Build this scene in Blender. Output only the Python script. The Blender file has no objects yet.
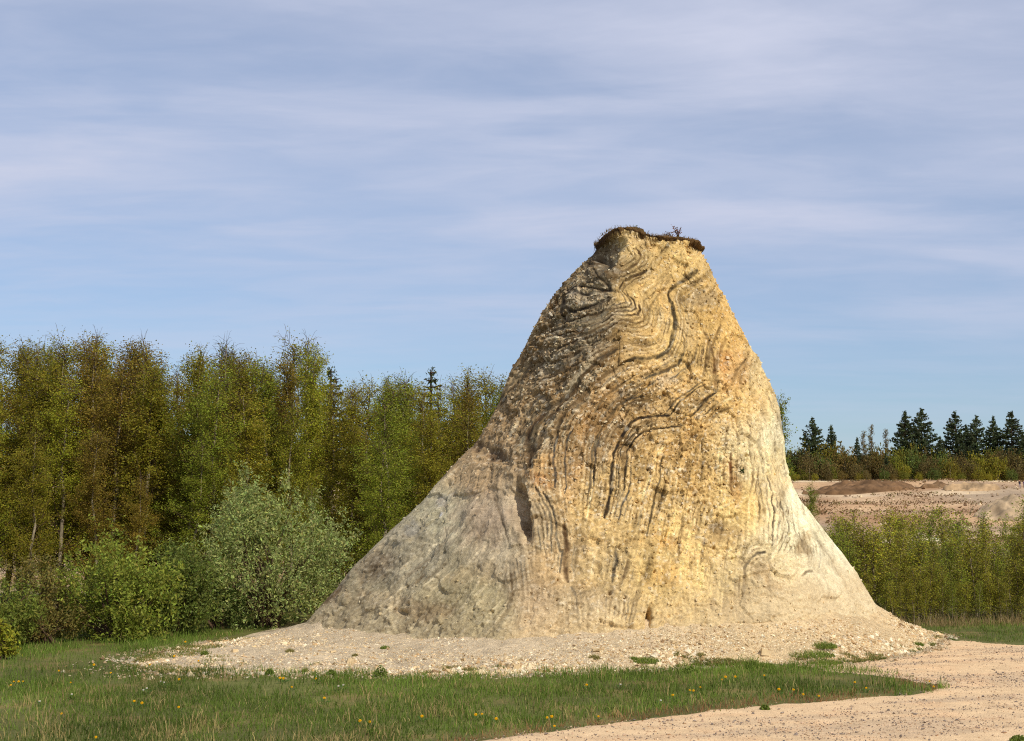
import bpy, math, random
import numpy as np
from mathutils import Vector

random.seed(7)
RNG = np.random.default_rng(7)
SC = bpy.context.scene
COL = SC.collection

# ------------------------------------------------------------------ camera
F, CX, CY, HOR, EYE = 1576.0, 512.0, 370.5, 497.0, 3.0
PITCH = math.atan((HOR - CY) / F)
cam_d = bpy.data.cameras.new('camera')
cam_d.sensor_width = 36.0
cam_d.lens = 36.0 * F / 1024.0
cam_d.clip_start = 0.1
cam_d.clip_end = 20000
cam = bpy.data.objects.new('camera', cam_d)
cam.location = (0, 0, EYE)
cam.rotation_euler = (math.pi / 2 + PITCH, 0, 0)
COL.objects.link(cam)
SC.camera = cam

# ------------------------------------------------------------------ sky, sun, exposure
SUN_AZ, SUN_EL = math.radians(40), math.radians(42)     # azimuth: to the right of straight behind the camera
to_sun = Vector((math.sin(SUN_AZ) * math.cos(SUN_EL), -math.cos(SUN_AZ) * math.cos(SUN_EL), math.sin(SUN_EL)))
world = bpy.data.worlds.new('World')
SC.world = world
world.use_nodes = True
nt = world.node_tree
nt.nodes.clear()
def N(t, **k):
    n = nt.nodes.new(t)
    for a, b in k.items():
        setattr(n, a, b)
    return n
W_out = N('ShaderNodeOutputWorld'); W_bg = N('ShaderNodeBackground'); W_bg.inputs[1].default_value = 0.10
sky = N('ShaderNodeTexSky', sky_type='NISHITA', sun_disc=False, sun_elevation=SUN_EL,
        sun_rotation=math.atan2(to_sun.x, to_sun.y), air_density=1.0, dust_density=0.15, ozone_density=2.6)
tc = N('ShaderNodeTexCoord'); sep = N('ShaderNodeSeparateXYZ')
nt.links.new(tc.outputs['Generated'], sep.inputs[0])
def wmath(op, a, b=None, clamp=False):
    n = N('ShaderNodeMath', operation=op, use_clamp=clamp)
    for i, s in enumerate((a, b)):
        if s is None: continue
        if isinstance(s, (int, float)): n.inputs[i].default_value = s
        else: nt.links.new(s, n.inputs[i])
    return n.outputs[0]
zc = wmath('ADD', wmath('MAXIMUM', sep.outputs[2], 0.0), 0.10)
px_ = wmath('DIVIDE', sep.outputs[0], zc); py_ = wmath('DIVIDE', sep.outputs[1], zc)
comb = N('ShaderNodeCombineXYZ'); nt.links.new(px_, comb.inputs[0]); nt.links.new(py_, comb.inputs[1])
def cloud_noise(scale, rot, stretch, detail, lo, hi, dist=0.0, off=0.0):
    mp = N('ShaderNodeMapping'); mp.inputs['Rotation'].default_value = (0, 0, rot)
    mp.inputs['Scale'].default_value = stretch; mp.inputs['Location'].default_value = (off, off * .7, off * .3)
    nz = N('ShaderNodeTexNoise'); nz.inputs['Scale'].default_value = scale
    nz.inputs['Detail'].default_value = detail; nz.inputs['Roughness'].default_value = 0.55
    nz.inputs['Distortion'].default_value = dist
    nt.links.new(comb.outputs[0], mp.inputs[0]); nt.links.new(mp.outputs[0], nz.inputs['Vector'])
    mr = N('ShaderNodeMapRange', interpolation_type='SMOOTHSTEP')
    mr.inputs[1].default_value = lo; mr.inputs[2].default_value = hi
    nt.links.new(nz.outputs[0], mr.inputs[0])
    return mr.outputs[0]
c1 = cloud_noise(0.42, 0.42, (0.8, 1.3, 1), 7, 0.30, 0.70, 0.5, 3.1)
c2 = cloud_noise(1.3, 0.35, (0.6, 1.6, 1), 8, 0.40, 0.78, 0.5, 7.7)
veil = wmath('ADD', wmath('MULTIPLY', c1, 0.46), 0.30)
veil = wmath('ADD', veil, wmath('MULTIPLY', c2, 0.40), True)
c3 = cloud_noise(3.2, 0.35, (0.75, 1.3, 1), 7, 0.32, 0.72, 0.4, 1.9)
veil = wmath('ADD', veil, wmath('MULTIPLY', c3, 0.22), True)
hi_f = N('ShaderNodeMapRange', interpolation_type='SMOOTHSTEP')
hi_f.inputs[1].default_value = -0.02; hi_f.inputs[2].default_value = 0.22
hi_f.inputs[3].default_value = 0.16; hi_f.inputs[4].default_value = 1.0
nt.links.new(sep.outputs[2], hi_f.inputs[0])
veil = wmath('MULTIPLY', veil, hi_f.outputs[0], True)
mixc = N('ShaderNodeMix', data_type='RGBA')
nt.links.new(veil, mixc.inputs['Factor']); 
mixc.inputs['B'].default_value = (5.95, 6.35, 7.9, 1)
tint = N('ShaderNodeMix', data_type='RGBA', blend_type='MULTIPLY'); tint.inputs['Factor'].default_value = 1.0
tmr = N('ShaderNodeMapRange', interpolation_type='SMOOTHSTEP'); tmr.inputs[1].default_value = -0.02; tmr.inputs[2].default_value = 0.30
nt.links.new(sep.outputs[2], tmr.inputs[0])
tcol = N('ShaderNodeMix', data_type='RGBA'); tcol.inputs['A'].default_value = (0.58, 0.75, 1.0, 1); tcol.inputs['B'].default_value = (0.98, 0.98, 1.04, 1)
nt.links.new(tmr.outputs[0], tcol.inputs['Factor']); nt.links.new(tcol.outputs['Result'], tint.inputs['B'])
nt.links.new(sky.outputs[0], tint.inputs['A'])
nt.links.new(tint.outputs['Result'], mixc.inputs['A'])
nt.links.new(mixc.outputs['Result'], W_bg.inputs[0]); nt.links.new(W_bg.outputs[0], W_out.inputs[0])

sun_d = bpy.data.lights.new('sun', 'SUN')
sun_d.energy = 3.6; sun_d.angle = math.radians(0.6); sun_d.color = (1.0, 0.95, 0.87)
sun = bpy.data.objects.new('sun', sun_d)
sun.rotation_euler = to_sun.to_track_quat('Z', 'Y').to_euler()
sun.location = (20, -20, 40)
COL.objects.link(sun)
SC.view_settings.view_transform = 'Standard'
SC.view_settings.look = 'None'
SC.view_settings.exposure = 0.0
SC.view_settings.gamma = 1.0
SC.view_settings.use_curve_mapping = False
SC.cycles.max_bounces = 6
SC.cycles.filter_width = 1.1
SC.cycles.use_denoising = False

# ------------------------------------------------------------------ helpers: pixels and points
SP, CP = math.sin(PITCH), math.cos(PITCH)
def ray(u, v):
    a, b = (u - CX) / F, (CY - v) / F
    return a, CP - b * SP, SP + b * CP
def at_y(u, v, Y):
    a, b, c = ray(u, v)
    t = Y / b
    return a * t, EYE + c * t
def on_ground(u, v, z=0.0):
    a, b, c = ray(u, v)
    t = (z - EYE) / c
    return a * t, b * t
def proj(x, y, z):
    zz = z - EYE
    w = y * CP + zz * SP
    return CX + F * x / w, CY - F * (-y * SP + zz * CP) / w

# ------------------------------------------------------------------ helpers: numpy noise
def hsh(ix, iy, iz, s):
    h = (ix.astype(np.int64) * 374761393 + iy.astype(np.int64) * 668265263 + iz.astype(np.int64) * 2147483647 + s * 974634777) & 0xFFFFFFFF
    h = ((h ^ (h >> 13)) * 1274126177) & 0xFFFFFFFF
    h = ((h ^ (h >> 16)) * 2246822519) & 0xFFFFFFFF
    return ((h ^ (h >> 15)) & 0xFFFFFF) / float(0x1000000)
def vnoise(p, s=0):
    i = np.floor(p).astype(np.int64); f = p - i
    f = f * f * (3 - 2 * f)
    r = 0
    for dx in (0, 1):
        for dy in (0, 1):
            for dz in (0, 1):
                w = (f[..., 0] if dx else 1 - f[..., 0]) * (f[..., 1] if dy else 1 - f[..., 1]) * (f[..., 2] if dz else 1 - f[..., 2])
                r = r + w * hsh(i[..., 0] + dx, i[..., 1] + dy, i[..., 2] + dz, s)
    return r
def fbm(p, oct=4, s=0):
    r, a, t = 0, 1.0, 0
    for k in range(oct):
        r = r + a * (vnoise(p * 2 ** k + 17.3 * k, s + k) - 0.5); t += a; a *= 0.5
    return r / t * 2
def worley(p, s=0, tilt=False):
    """nearest-cell distance and a random value for that cell"""
    q = np.floor(p - 0.5).astype(np.int64)
    best = np.full(p.shape[:-1], 9.0); second = best.copy(); val = np.zeros(p.shape[:-1]); dx_ = val.copy(); dz_ = val.copy()
    for dx in (0, 1):
        for dy in (0, 1):
            for dz in (0, 1):
                cx_, cy_, cz_ = q[..., 0] + dx, q[..., 1] + dy, q[..., 2] + dz
                fx = cx_ + 0.2 + 0.6 * hsh(cx_, cy_, cz_, s); fy = cy_ + 0.2 + 0.6 * hsh(cx_, cy_, cz_, s + 1); fz = cz_ + 0.2 + 0.6 * hsh(cx_, cy_, cz_, s + 2)
                d = np.sqrt((p[..., 0] - fx) ** 2 + (p[..., 1] - fy) ** 2 + (p[..., 2] - fz) ** 2)
                m = d < best
                second = np.where(m, best, np.minimum(second, d))
                val = np.where(m, hsh(cx_, cy_, cz_, s + 3), val)
                dx_ = np.where(m, p[..., 0] - fx, dx_); dz_ = np.where(m, p[..., 2] - fz, dz_)
                best = np.where(m, d, best)
    if tilt:
        fr = lambda k: (val * k) % 1 - .5
        return best, second, val, fr(57.31) * dx_ + fr(131.7) * dz_
    return best, second, val
def P2(u, v, w=0.0):
    return np.stack([u, v, np.zeros_like(u) + w], -1)
def sstep(a, b, x):
    t = np.clip((x - a) / (b - a), 0, 1)
    return t * t * (3 - 2 * t)
def inpoly(u, v, poly):
    r = np.zeros(u.shape, bool); n = len(poly)
    for i in range(n):
        x0, y0 = poly[i]; x1, y1 = poly[(i + 1) % n]
        if y0 == y1: continue
        r ^= ((y0 > v) != (y1 > v)) & (u < (x1 - x0) * (v - y0) / (y1 - y0) + x0)
    return r
def lin(c):
    c = np.asarray(c, float) / 255.0
    return np.where(c <= 0.04045, c / 12.92, ((c + 0.055) / 1.055) ** 2.4)

# ------------------------------------------------------------------ helpers: meshes, objects, materials
def mesh_np(name, V, Fq, mats, colors=None, smooth=False, mat_idx=None):
    """Fq: list of int arrays (k, n) of faces with n corners"""
    if not isinstance(Fq, (list, tuple)): Fq = [Fq]
    Fq = [np.asarray(f, np.int32) for f in Fq if len(f)]
    me = bpy.data.meshes.new(name)
    V = np.asarray(V, np.float32)
    me.vertices.add(len(V)); me.vertices.foreach_set('co', V.ravel())
    loops = np.concatenate([f.ravel() for f in Fq])
    cnt = np.concatenate([np.full(len(f), f.shape[1], np.int32) for f in Fq])
    me.loops.add(len(loops)); me.loops.foreach_set('vertex_index', loops.astype(np.int32))
    me.polygons.add(len(cnt))
    start = np.concatenate([[0], np.cumsum(cnt)[:-1]]).astype(np.int32)
    me.polygons.foreach_set('loop_start', start)
    if mat_idx is not None: me.polygons.foreach_set('material_index', np.asarray(mat_idx, np.int32))
    me.polygons.foreach_set('use_smooth', np.full(len(cnt), smooth))
    me.update(calc_edges=True)
    if colors is not None:
        at = me.color_attributes.new('Col', 'FLOAT_COLOR', 'POINT')
        c = np.ones((len(V), 4), np.float32); c[:, :3] = colors
        at.data.foreach_set('color', c.ravel())
    for m in (mats if isinstance(mats, (list, tuple)) else [mats]): me.materials.append(m)
    return me
def obj(name, me, parent=None, loc=None):
    o = bpy.data.objects.new(name, me); COL.objects.link(o)
    if parent is not None: o.parent = parent
    if loc is not None: o.location = loc
    return o
def empty(name, loc=(0, 0, 0)):
    o = bpy.data.objects.new(name, None); COL.objects.link(o); o.location = loc
    o.empty_display_size = 0.2
    return o
def tag(o, label, cat, group=None, kind=None):
    o['label'] = label; o['category'] = cat
    if group: o['group'] = group
    if kind: o['kind'] = kind
    return o
class MB:
    def __init__(s): s.V = []; s.T = []; s.Q = []; s.n = 0; s.C = []
    def add(s, V, T=None, Q=None, C=None):
        V = np.asarray(V, float)
        if T is not None and len(T): s.T.append(np.asarray(T) + s.n)
        if Q is not None and len(Q): s.Q.append(np.asarray(Q) + s.n)
        s.V.append(V); s.n += len(V)
        s.C.append(np.ones((len(V), 3)) if C is None else np.broadcast_to(np.asarray(C, float), (len(V), 3)))
    def tube(s, pts, rad, sides=4, C=None):
        pts = np.asarray(pts, float); k = len(pts)
        d = np.gradient(pts, axis=0); d /= np.linalg.norm(d, axis=1)[:, None] + 1e-9
        ref = np.array([0.31, 0.17, 0.93]) if abs(d[0, 2]) < 0.8 else np.array([0.9, 0.3, 0.1])
        a = np.cross(d, ref); a /= np.linalg.norm(a, axis=1)[:, None] + 1e-9
        b = np.cross(d, a)
        an = np.arange(sides) * 2 * math.pi / sides
        rad = np.asarray(rad, float)
        V = pts[:, None, :] + rad[:, None, None] * (np.cos(an)[None, :, None] * a[:, None, :] + np.sin(an)[None, :, None] * b[:, None, :])
        i = np.arange(k - 1)[:, None] * sides; j = np.arange(sides)[None, :]
        j2 = (j + 1) % sides
        Q = np.stack([i + j, i + j2, i + sides + j2, i + sides + j], -1).reshape(-1, 4)
        s.add(V.reshape(-1, 3), Q=Q, C=C)
    def quads(s, c, size, rng, asp=0.6, C=None, up=0.0):
        """rhombic leaves at centres c"""
        n = len(c)
        t = rng.normal(size=(n, 3)); t[:, 2] += up; t /= np.linalg.norm(t, axis=1)[:, None]
        w = rng.normal(size=(n, 3)); w -= (w * t).sum(1)[:, None] * t; w /= np.linalg.norm(w, axis=1)[:, None] + 1e-9
        sz = np.asarray(size) * np.ones(n)
        t = t * sz[:, None]; w = w * (sz * asp)[:, None]
        V = np.stack([c - t, c + w * .9, c + t, c - w * .9], 1).reshape(-1, 3)
        Q = np.arange(4 * n).reshape(-1, 4)
        CC = None if C is None else np.repeat(C, 4, 0)
        s.add(V, Q=Q, C=CC)
    def mesh(s, name, mats, colors=False, smooth=False):
        fs = []
        if s.Q: fs.append(np.concatenate(s.Q))
        if s.T: fs.append(np.concatenate(s.T))
        return mesh_np(name, np.concatenate(s.V), fs, mats, np.concatenate(s.C) if colors else None, smooth)

def new_mat(name):
    m = bpy.data.materials.new(name); m.use_nodes = True
    n = m.node_tree.nodes; b = n['Principled BSDF']
    b.inputs['Specular IOR Level'].default_value = 0.15
    b.inputs['Roughness'].default_value = 0.9
    return m, m.node_tree, b
def ND(t, typ, **k):
    n = t.nodes.new(typ)
    for a, b in k.items(): setattr(n, a, b)
    return n
def noise_node(t, scale, detail=4, rough=0.6, vec=None):
    n = ND(t, 'ShaderNodeTexNoise'); n.inputs['Scale'].default_value = scale
    n.inputs['Detail'].default_value = detail; n.inputs['Roughness'].default_value = rough
    if vec is None:
        g = ND(t, 'ShaderNodeNewGeometry'); vec = g.outputs['Position']
    t.links.new(vec, n.inputs['Vector'])
    return n
def mul_range(t, col, fac, lo, hi):
    """col * range(fac -> lo..hi)"""
    mr = ND(t, 'ShaderNodeMapRange'); mr.inputs[1].default_value = 0.25; mr.inputs[2].default_value = 0.75
    mr.inputs[3].default_value = lo; mr.inputs[4].default_value = hi
    t.links.new(fac, mr.inputs[0])
    vm = ND(t, 'ShaderNodeVectorMath', operation='SCALE')
    t.links.new(col, vm.inputs[0]); t.links.new(mr.outputs[0], vm.inputs['Scale'])
    return vm.outputs[0]
def bump(t, bsdf, h, strength, dist):
    b = ND(t, 'ShaderNodeBump'); b.inputs['Strength'].default_value = strength; b.inputs['Distance'].default_value = dist
    t.links.new(h, b.inputs['Height']); t.links.new(b.outputs[0], bsdf.inputs['Normal'])
def earth_mat(name, s1=9, s2=45, amp=0.25, bdist=0.02, bs=0.6):
    m, t, b = new_mat(name)
    a = ND(t, 'ShaderNodeVertexColor', layer_name='Col')
    n1 = noise_node(t, s1, 5); n2 = noise_node(t, s2, 3, 0.7)
    c = mul_range(t, a.outputs[0], n1.outputs[0], 1 - amp, 1 + amp)
    c = mul_range(t, c, n2.outputs[0], 1 - amp, 1 + amp)
    t.links.new(c, b.inputs['Base Color'])
    bump(t, b, n2.outputs[0], bs, bdist)
    return m
def plain_mat(name, rgb, amp=0.2, scale=20, rough=0.9):
    m, t, b = new_mat(name)
    r = ND(t, 'ShaderNodeRGB'); r.outputs[0].default_value = (*rgb, 1)
    n1 = noise_node(t, scale, 3)
    t.links.new(mul_range(t, r.outputs[0], n1.outputs[0], 1 - amp, 1 + amp), b.inputs['Base Color'])
    b.inputs['Roughness'].default_value = rough
    return m
def leaf_mat(name, translucency=0.35):
    """colour = vertex colour (per leaf) x the colour of the plant itself"""
    m, t, b = new_mat(name)
    a = ND(t, 'ShaderNodeVertexColor', layer_name='Col')
    oi = ND(t, 'ShaderNodeObjectInfo')
    mx = ND(t, 'ShaderNodeMix', data_type='RGBA', blend_type='MULTIPLY'); mx.inputs['Factor'].default_value = 1
    t.links.new(a.outputs[0], mx.inputs['A']); t.links.new(oi.outputs['Color'], mx.inputs['B'])
    t.links.new(mx.outputs['Result'], b.inputs['Base Color'])
    b.inputs['Roughness'].default_value = 0.6
    tr = ND(t, 'ShaderNodeBsdfTranslucent'); t.links.new(mx.outputs['Result'], tr.inputs[0])
    ms = ND(t, 'ShaderNodeMixShader'); ms.inputs[0].default_value = translucency
    out = t.nodes['Material Output']
    t.links.new(b.outputs[0], ms.inputs[1]); t.links.new(tr.outputs[0], ms.inputs[2]); t.links.new(ms.outputs[0], out.inputs[0])
    return m

def rock_mat(name):
    m, t, b = new_mat(name)
    a = ND(t, 'ShaderNodeVertexColor', layer_name='Col')
    g = ND(t, 'ShaderNodeNewGeometry')
    vo = ND(t, 'ShaderNodeTexVoronoi'); vo.inputs['Scale'].default_value = 30; vo.inputs['Randomness'].default_value = 1
    wn = noise_node(t, 14, 3); ad = ND(t, 'ShaderNodeVectorMath', operation='MULTIPLY_ADD')
    ad.inputs[1].default_value = (.05, .05, .05); t.links.new(wn.outputs['Color'], ad.inputs[0]); t.links.new(g.outputs['Position'], ad.inputs[2])
    t.links.new(ad.outputs[0], vo.inputs['Vector'])
    sx = ND(t, 'ShaderNodeSeparateXYZ'); t.links.new(vo.outputs['Color'], sx.inputs[0])
    n1 = noise_node(t, 5, 6); n2 = noise_node(t, 55, 4, .7)
    c = mul_range(t, a.outputs[0], n1.outputs[0], .9, 1.1); c = mul_range(t, c, n2.outputs[0], .82, 1.18); c = mul_range(t, c, sx.outputs[0], .9, 1.1)
    t.links.new(c, b.inputs['Base Color'])
    mm = ND(t, 'ShaderNodeMath', operation='ADD'); t.links.new(n2.outputs[0], mm.inputs[0]); t.links.new(sx.outputs[1], mm.inputs[1])
    bump(t, b, mm.outputs[0], .7, .022)
    return m
M_ROCK = rock_mat('folded_diatomite')
M_GROUND = earth_mat('ground_soil', 1.3, 18, 0.25, 0.03, 0.6)
M_STONE = earth_mat('loose_stone', 12, 60, 0.15, 0.01, 0.4)
M_SCREE = earth_mat('scree_rubble', 7, 30, 0.28, 0.05, 1.0)
M_PATH = earth_mat('gravel_path', 2.5, 40, 0.2, 0.02, 1.0)
M_LEAF = leaf_mat('leaf', 0.4)
M_GRASS = leaf_mat('grass_blade', 0.3)
M_BARK = plain_mat('birch_bark', tuple(lin((146, 132, 106))), 0.45, 9)
M_TWIG = plain_mat('twig_bark', tuple(lin((84, 66, 48))), 0.25, 12)
M_DARKBARK = plain_mat('dark_bark', tuple(lin((70, 56, 44))), 0.3, 10)
M_TURF = earth_mat('dry_turf', 14, 60, 0.35, 0.03, 0.9)

# ------------------------------------------------------------------ terrain
def height(x, y):
    h = np.interp(y, [-60, 46, 58, 75, 110, 190, 260, 330, 372, 392, 430, 800, 6000],
                  [0, 0, -0.5, -2.2, -4.6, -4.6, -0.5, 3.4, 5.9, 6.75, 9.5, 24.0, 150.0])
    far = sstep(95, 230, y)
    q = P2(x * 0.028, y * 0.010)
    h = h + far * (1 - sstep(376, 392, y)) * 2.2 * fbm(q, 5, 30)
    near = 1 - sstep(60, 120, y)
    h = h + near * 0.05 * fbm(P2(x * 0.35, y * 0.35), 3, 40)
    # terraces dug into the pit slope
    tz = h / 1.6
    st = np.floor(tz) + sstep(0.55, 0.95, tz - np.floor(tz))
    h = np.where(y > 140, h + sstep(140, 200, y) * (1 - sstep(372, 388, y)) * 0.55 * (st * 1.6 - h), h)
    return h

def axis(lo, hi, fine_lo, fine_hi, step, grow=1.16):
    a = list(np.arange(fine_lo, fine_hi + 1e-6, step))
    s = step; x = a[-1]
    while x < hi:
        s *= grow; x += s; a.append(x)
    s = step; x = a[0]; b = []
    while x > lo:
        s *= grow; x -= s; b.append(x)
    return np.array(b[::-1] + a)
gx = axis(-4000, 4000, -16, 18, 0.22)
gy = np.concatenate([np.linspace(-60, 12, 30), np.arange(12.4, 48, 0.22), 48 * (6000 / 48.0) ** np.linspace(0, 1, 280)])
GX, GY = np.meshgrid(gx, gy)
GZ = height(GX, GY)
nx, ny = len(gx), len(gy)
ii = (np.arange(ny - 1)[:, None] * nx + np.arange(nx - 1)[None, :]).ravel()
gQ = np.stack([ii, ii + 1, ii + nx + 1, ii + nx], -1)
q1 = fbm(P2(GX * 0.5, GY * 0.5), 4, 50); q2 = fbm(P2(GX * 1.7, GY * 1.7), 3, 55)
soil = lin((98, 98, 50))[None, None] * (1 + 0.5 * q1[..., None]); dry = lin((150, 122, 78))[None, None]
gc = soil + (dry - soil) * (0.45 * sstep(0.0, 0.5, q2))[..., None]
fq = fbm(P2(GX * 0.022, GY * 0.030), 5, 60); fq2 = fbm(P2(GX * 0.06, GY * 0.022), 5, 66); fq3 = fbm(P2(GX * 0.16, GY * 0.05), 5, 69)
tan_, pale, brn, gry = lin((204, 166, 122)), lin((222, 196, 156)), lin((146, 106, 72)), lin((170, 146, 118))
qc = tan_ + 0 * gc
for c_, f_ in ((pale, sstep(0.05, 0.45, fq)), (gry, 0.6 * sstep(0.0, 0.3, fq2)), (brn, 0.6 * sstep(0.05, 0.35, -fq2 - 0.3 * fq)), (brn, 0.8 * sstep(0.05, 0.4, fq3)), (gry * .75, 0.7 * sstep(0.1, 0.4, -fq3)), (pale, sstep(384, 390, GY) * (1 - sstep(399, 405, GY)))):
    qc = qc + (c_ - qc) * np.broadcast_to(f_, GX.shape)[..., None]
fq_m = sstep(120, 165, GY + 20 * fq)[..., None] * (1 - sstep(400, 412, GY + 6 * fq2))[..., None]
farg = lin((70, 76, 36))
gc = np.where((GY > 410)[..., None], farg[None, None] * np.ones_like(gc), gc)
gc = gc + (qc - gc) * fq_m
ground = obj('ground', mesh_np('ground', np.stack([GX, GY, GZ], -1).reshape(-1, 3), gQ, M_GROUND, np.clip(gc, 0.01, 1).reshape(-1, 3), True))
ground['kind'] = 'structure'

# ------------------------------------------------------------------ the mound: shape
Y0 = 33.5
LEFT = [(262, 668), (285, 645), (308, 621), (349, 572), (368, 553), (423, 500), (460, 458), (478, 440), (490, 420), (500, 400), (511, 369), (523, 349), (532, 330), (545, 308), (558, 290), (575, 272), (593, 251), (596, 240), (597, 226)]
RIGHT = [(915, 665), (893, 630), (875, 603), (864, 586), (846, 557), (817, 521), (799, 499), (790, 480), (786, 459), (785, 440), (781, 407), (775, 390), (766, 374), (756, 356), (750, 349), (741, 330), (728, 303), (716, 279), (708, 264), (702, 251), (700, 226)]
RID_L = [(505, 668), (515, 610), (526, 560), (530, 520), (540, 470), (572, 420), (597, 370), (611, 310), (614, 260), (615, 226)]
RID_R = [(800, 668), (788, 600), (768, 540), (752, 480), (744, 430), (732, 380), (716, 320), (700, 270), (693, 250), (690, 226)]
def depth(z): return np.interp(z, [-0.6, 0.4, 2, 4, 6, 8.0, 8.9], [4.9, 4.25, 3.45, 2.65, 1.9, 1.15, 0.85])
def sil(pts):
    a = sorted((at_y(u, v, Y0)[1], at_y(u, v, Y0)[0]) for u, v in pts)
    return np.array([p[0] for p in a]), np.array([p[1] for p in a])
def ridge(pts, k):
    r = []
    for u, v in pts:
        x, z = at_y(u, v, Y0)
        for _ in range(4): x, z = at_y(u, v, Y0 - k * float(depth(z)))
        r.append((z, x))
    r.sort()
    return np.array([p[0] for p in r]), np.array([p[1] for p in r])
NVR = 480
ZT = 8.72
zz = np.linspace(-0.35, ZT, NVR)
Lx = np.interp(zz, *sil(LEFT)); Rx = np.interp(zz, *sil(RIGHT))
lx = np.interp(zz, *ridge(RID_L, 1.0)); rx = np.interp(zz, *ridge(RID_R, 0.8))
def smooth1(a, s):
    k = np.exp(-0.5 * (np.arange(-3 * s, 3 * s + 1) / s) ** 2); k /= k.sum()
    return np.convolve(np.pad(a, 3 * s, mode='reflect', reflect_type='odd'), k, 'valid')
lx, rx = smooth1(lx, 14), smooth1(rx, 14); Lx, Rx = smooth1(Lx, 3), smooth1(Rx, 3)
dd = depth(zz)
poly = np.stack([np.stack([Lx, Y0 + 0.25 + 0 * zz], -1), np.stack([lx, Y0 - dd], -1), np.stack([rx, Y0 - 0.8 * dd], -1),
                 np.stack([Rx, Y0 + 0.3 + 0 * zz], -1), np.stack([Rx * .45 + rx * .55, Y0 + 0.95 * dd], -1), np.stack([Lx * .5 + lx * .5, Y0 + 0.9 * dd], -1)], 1)
cnts = [270, 320, 190, 30, 34, 30]
segs = []
for i, n in enumerate(cnts):
    t = np.arange(n) / n
    segs.append(poly[:, i, None, :] * (1 - t)[None, :, None] + poly[:, (i + 1) % 6, None, :] * t[None, :, None])
S = np.concatenate(segs, 1)
NC = S.shape[1]
sg = 23
ker = np.exp(-0.5 * (np.arange(-60, 61) / sg) ** 2); ker /= ker.sum()
Sp = np.concatenate([S[:, -60:], S, S[:, :60]], 1)
S2 = sum(ker[k] * Sp[:, k:k + NC] for k in range(121))
mn, mxx = S2[..., 0].min(1), S2[..., 0].max(1)
S2[..., 0] = Lx[:, None] + (S2[..., 0] - mn[:, None]) / (mxx - mn)[:, None] * (Rx - Lx)[:, None]
ztop_px = [(585, 246), (597, 239), (606, 233), (616, 230), (630, 229), (640, 233), (650, 236.5), (665, 237.5), (685, 239), (700, 241.5), (712, 243)]
ztx = np.array([at_y(u, v, Y0 - 0.7)[0] for u, v in ztop_px]); ztz = np.array([at_y(u, v, Y0 - 0.7)[1] for u, v in ztop_px])
Pz = np.repeat(zz[:, None], NC, 1)
tt = np.clip((Pz - 7.7) / (ZT - 7.7), 0, 1) ** 3
Pz = Pz + tt * (np.interp(S2[..., 0], ztx, ztz - 0.03) - ZT)
BASE = np.stack([S2[..., 0], S2[..., 1], Pz], -1)            # rows x cols x 3

# each point's place on the front face at the same x and height: the folds run straight back into the hill
nf = sum(cnts[:3]) + 12
FU = np.zeros((NVR, NC)); FV = np.zeros((NVR, NC))
for r in range(NVR):
    fx = BASE[r, :nf, 0]; o = np.argsort(fx)
    yf = np.interp(BASE[r, :, 0], fx[o], BASE[r, :nf, 1][o])
    FU[r], FV[r] = proj(BASE[r, :, 0], yf, BASE[r, :, 2])

# ------------------------------------------------------------------ the mound: traced ash layers
def tile(x0, y0, sc, pts): return [(x0 + x / sc, y0 + y / sc) for x, y in pts]
A = lambda *p: tile(540, 225, 5.689, p)
B = lambda *p: tile(500, 330, 5.689, p)
C_ = lambda *p: tile(620, 330, 5.689, p)
D = lambda *p: tile(460, 430, 5.689, p)
E = lambda *p: tile(600, 430, 5.689, p)
G6 = lambda *p: tile(500, 530, 5.12, p)
G7 = lambda *p: tile(680, 500, 5.12, p)
DK, GRY, BRN, SOFT = (58, 46, 34), (112, 106, 94), (110, 78, 44), (122, 104, 74)
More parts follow.
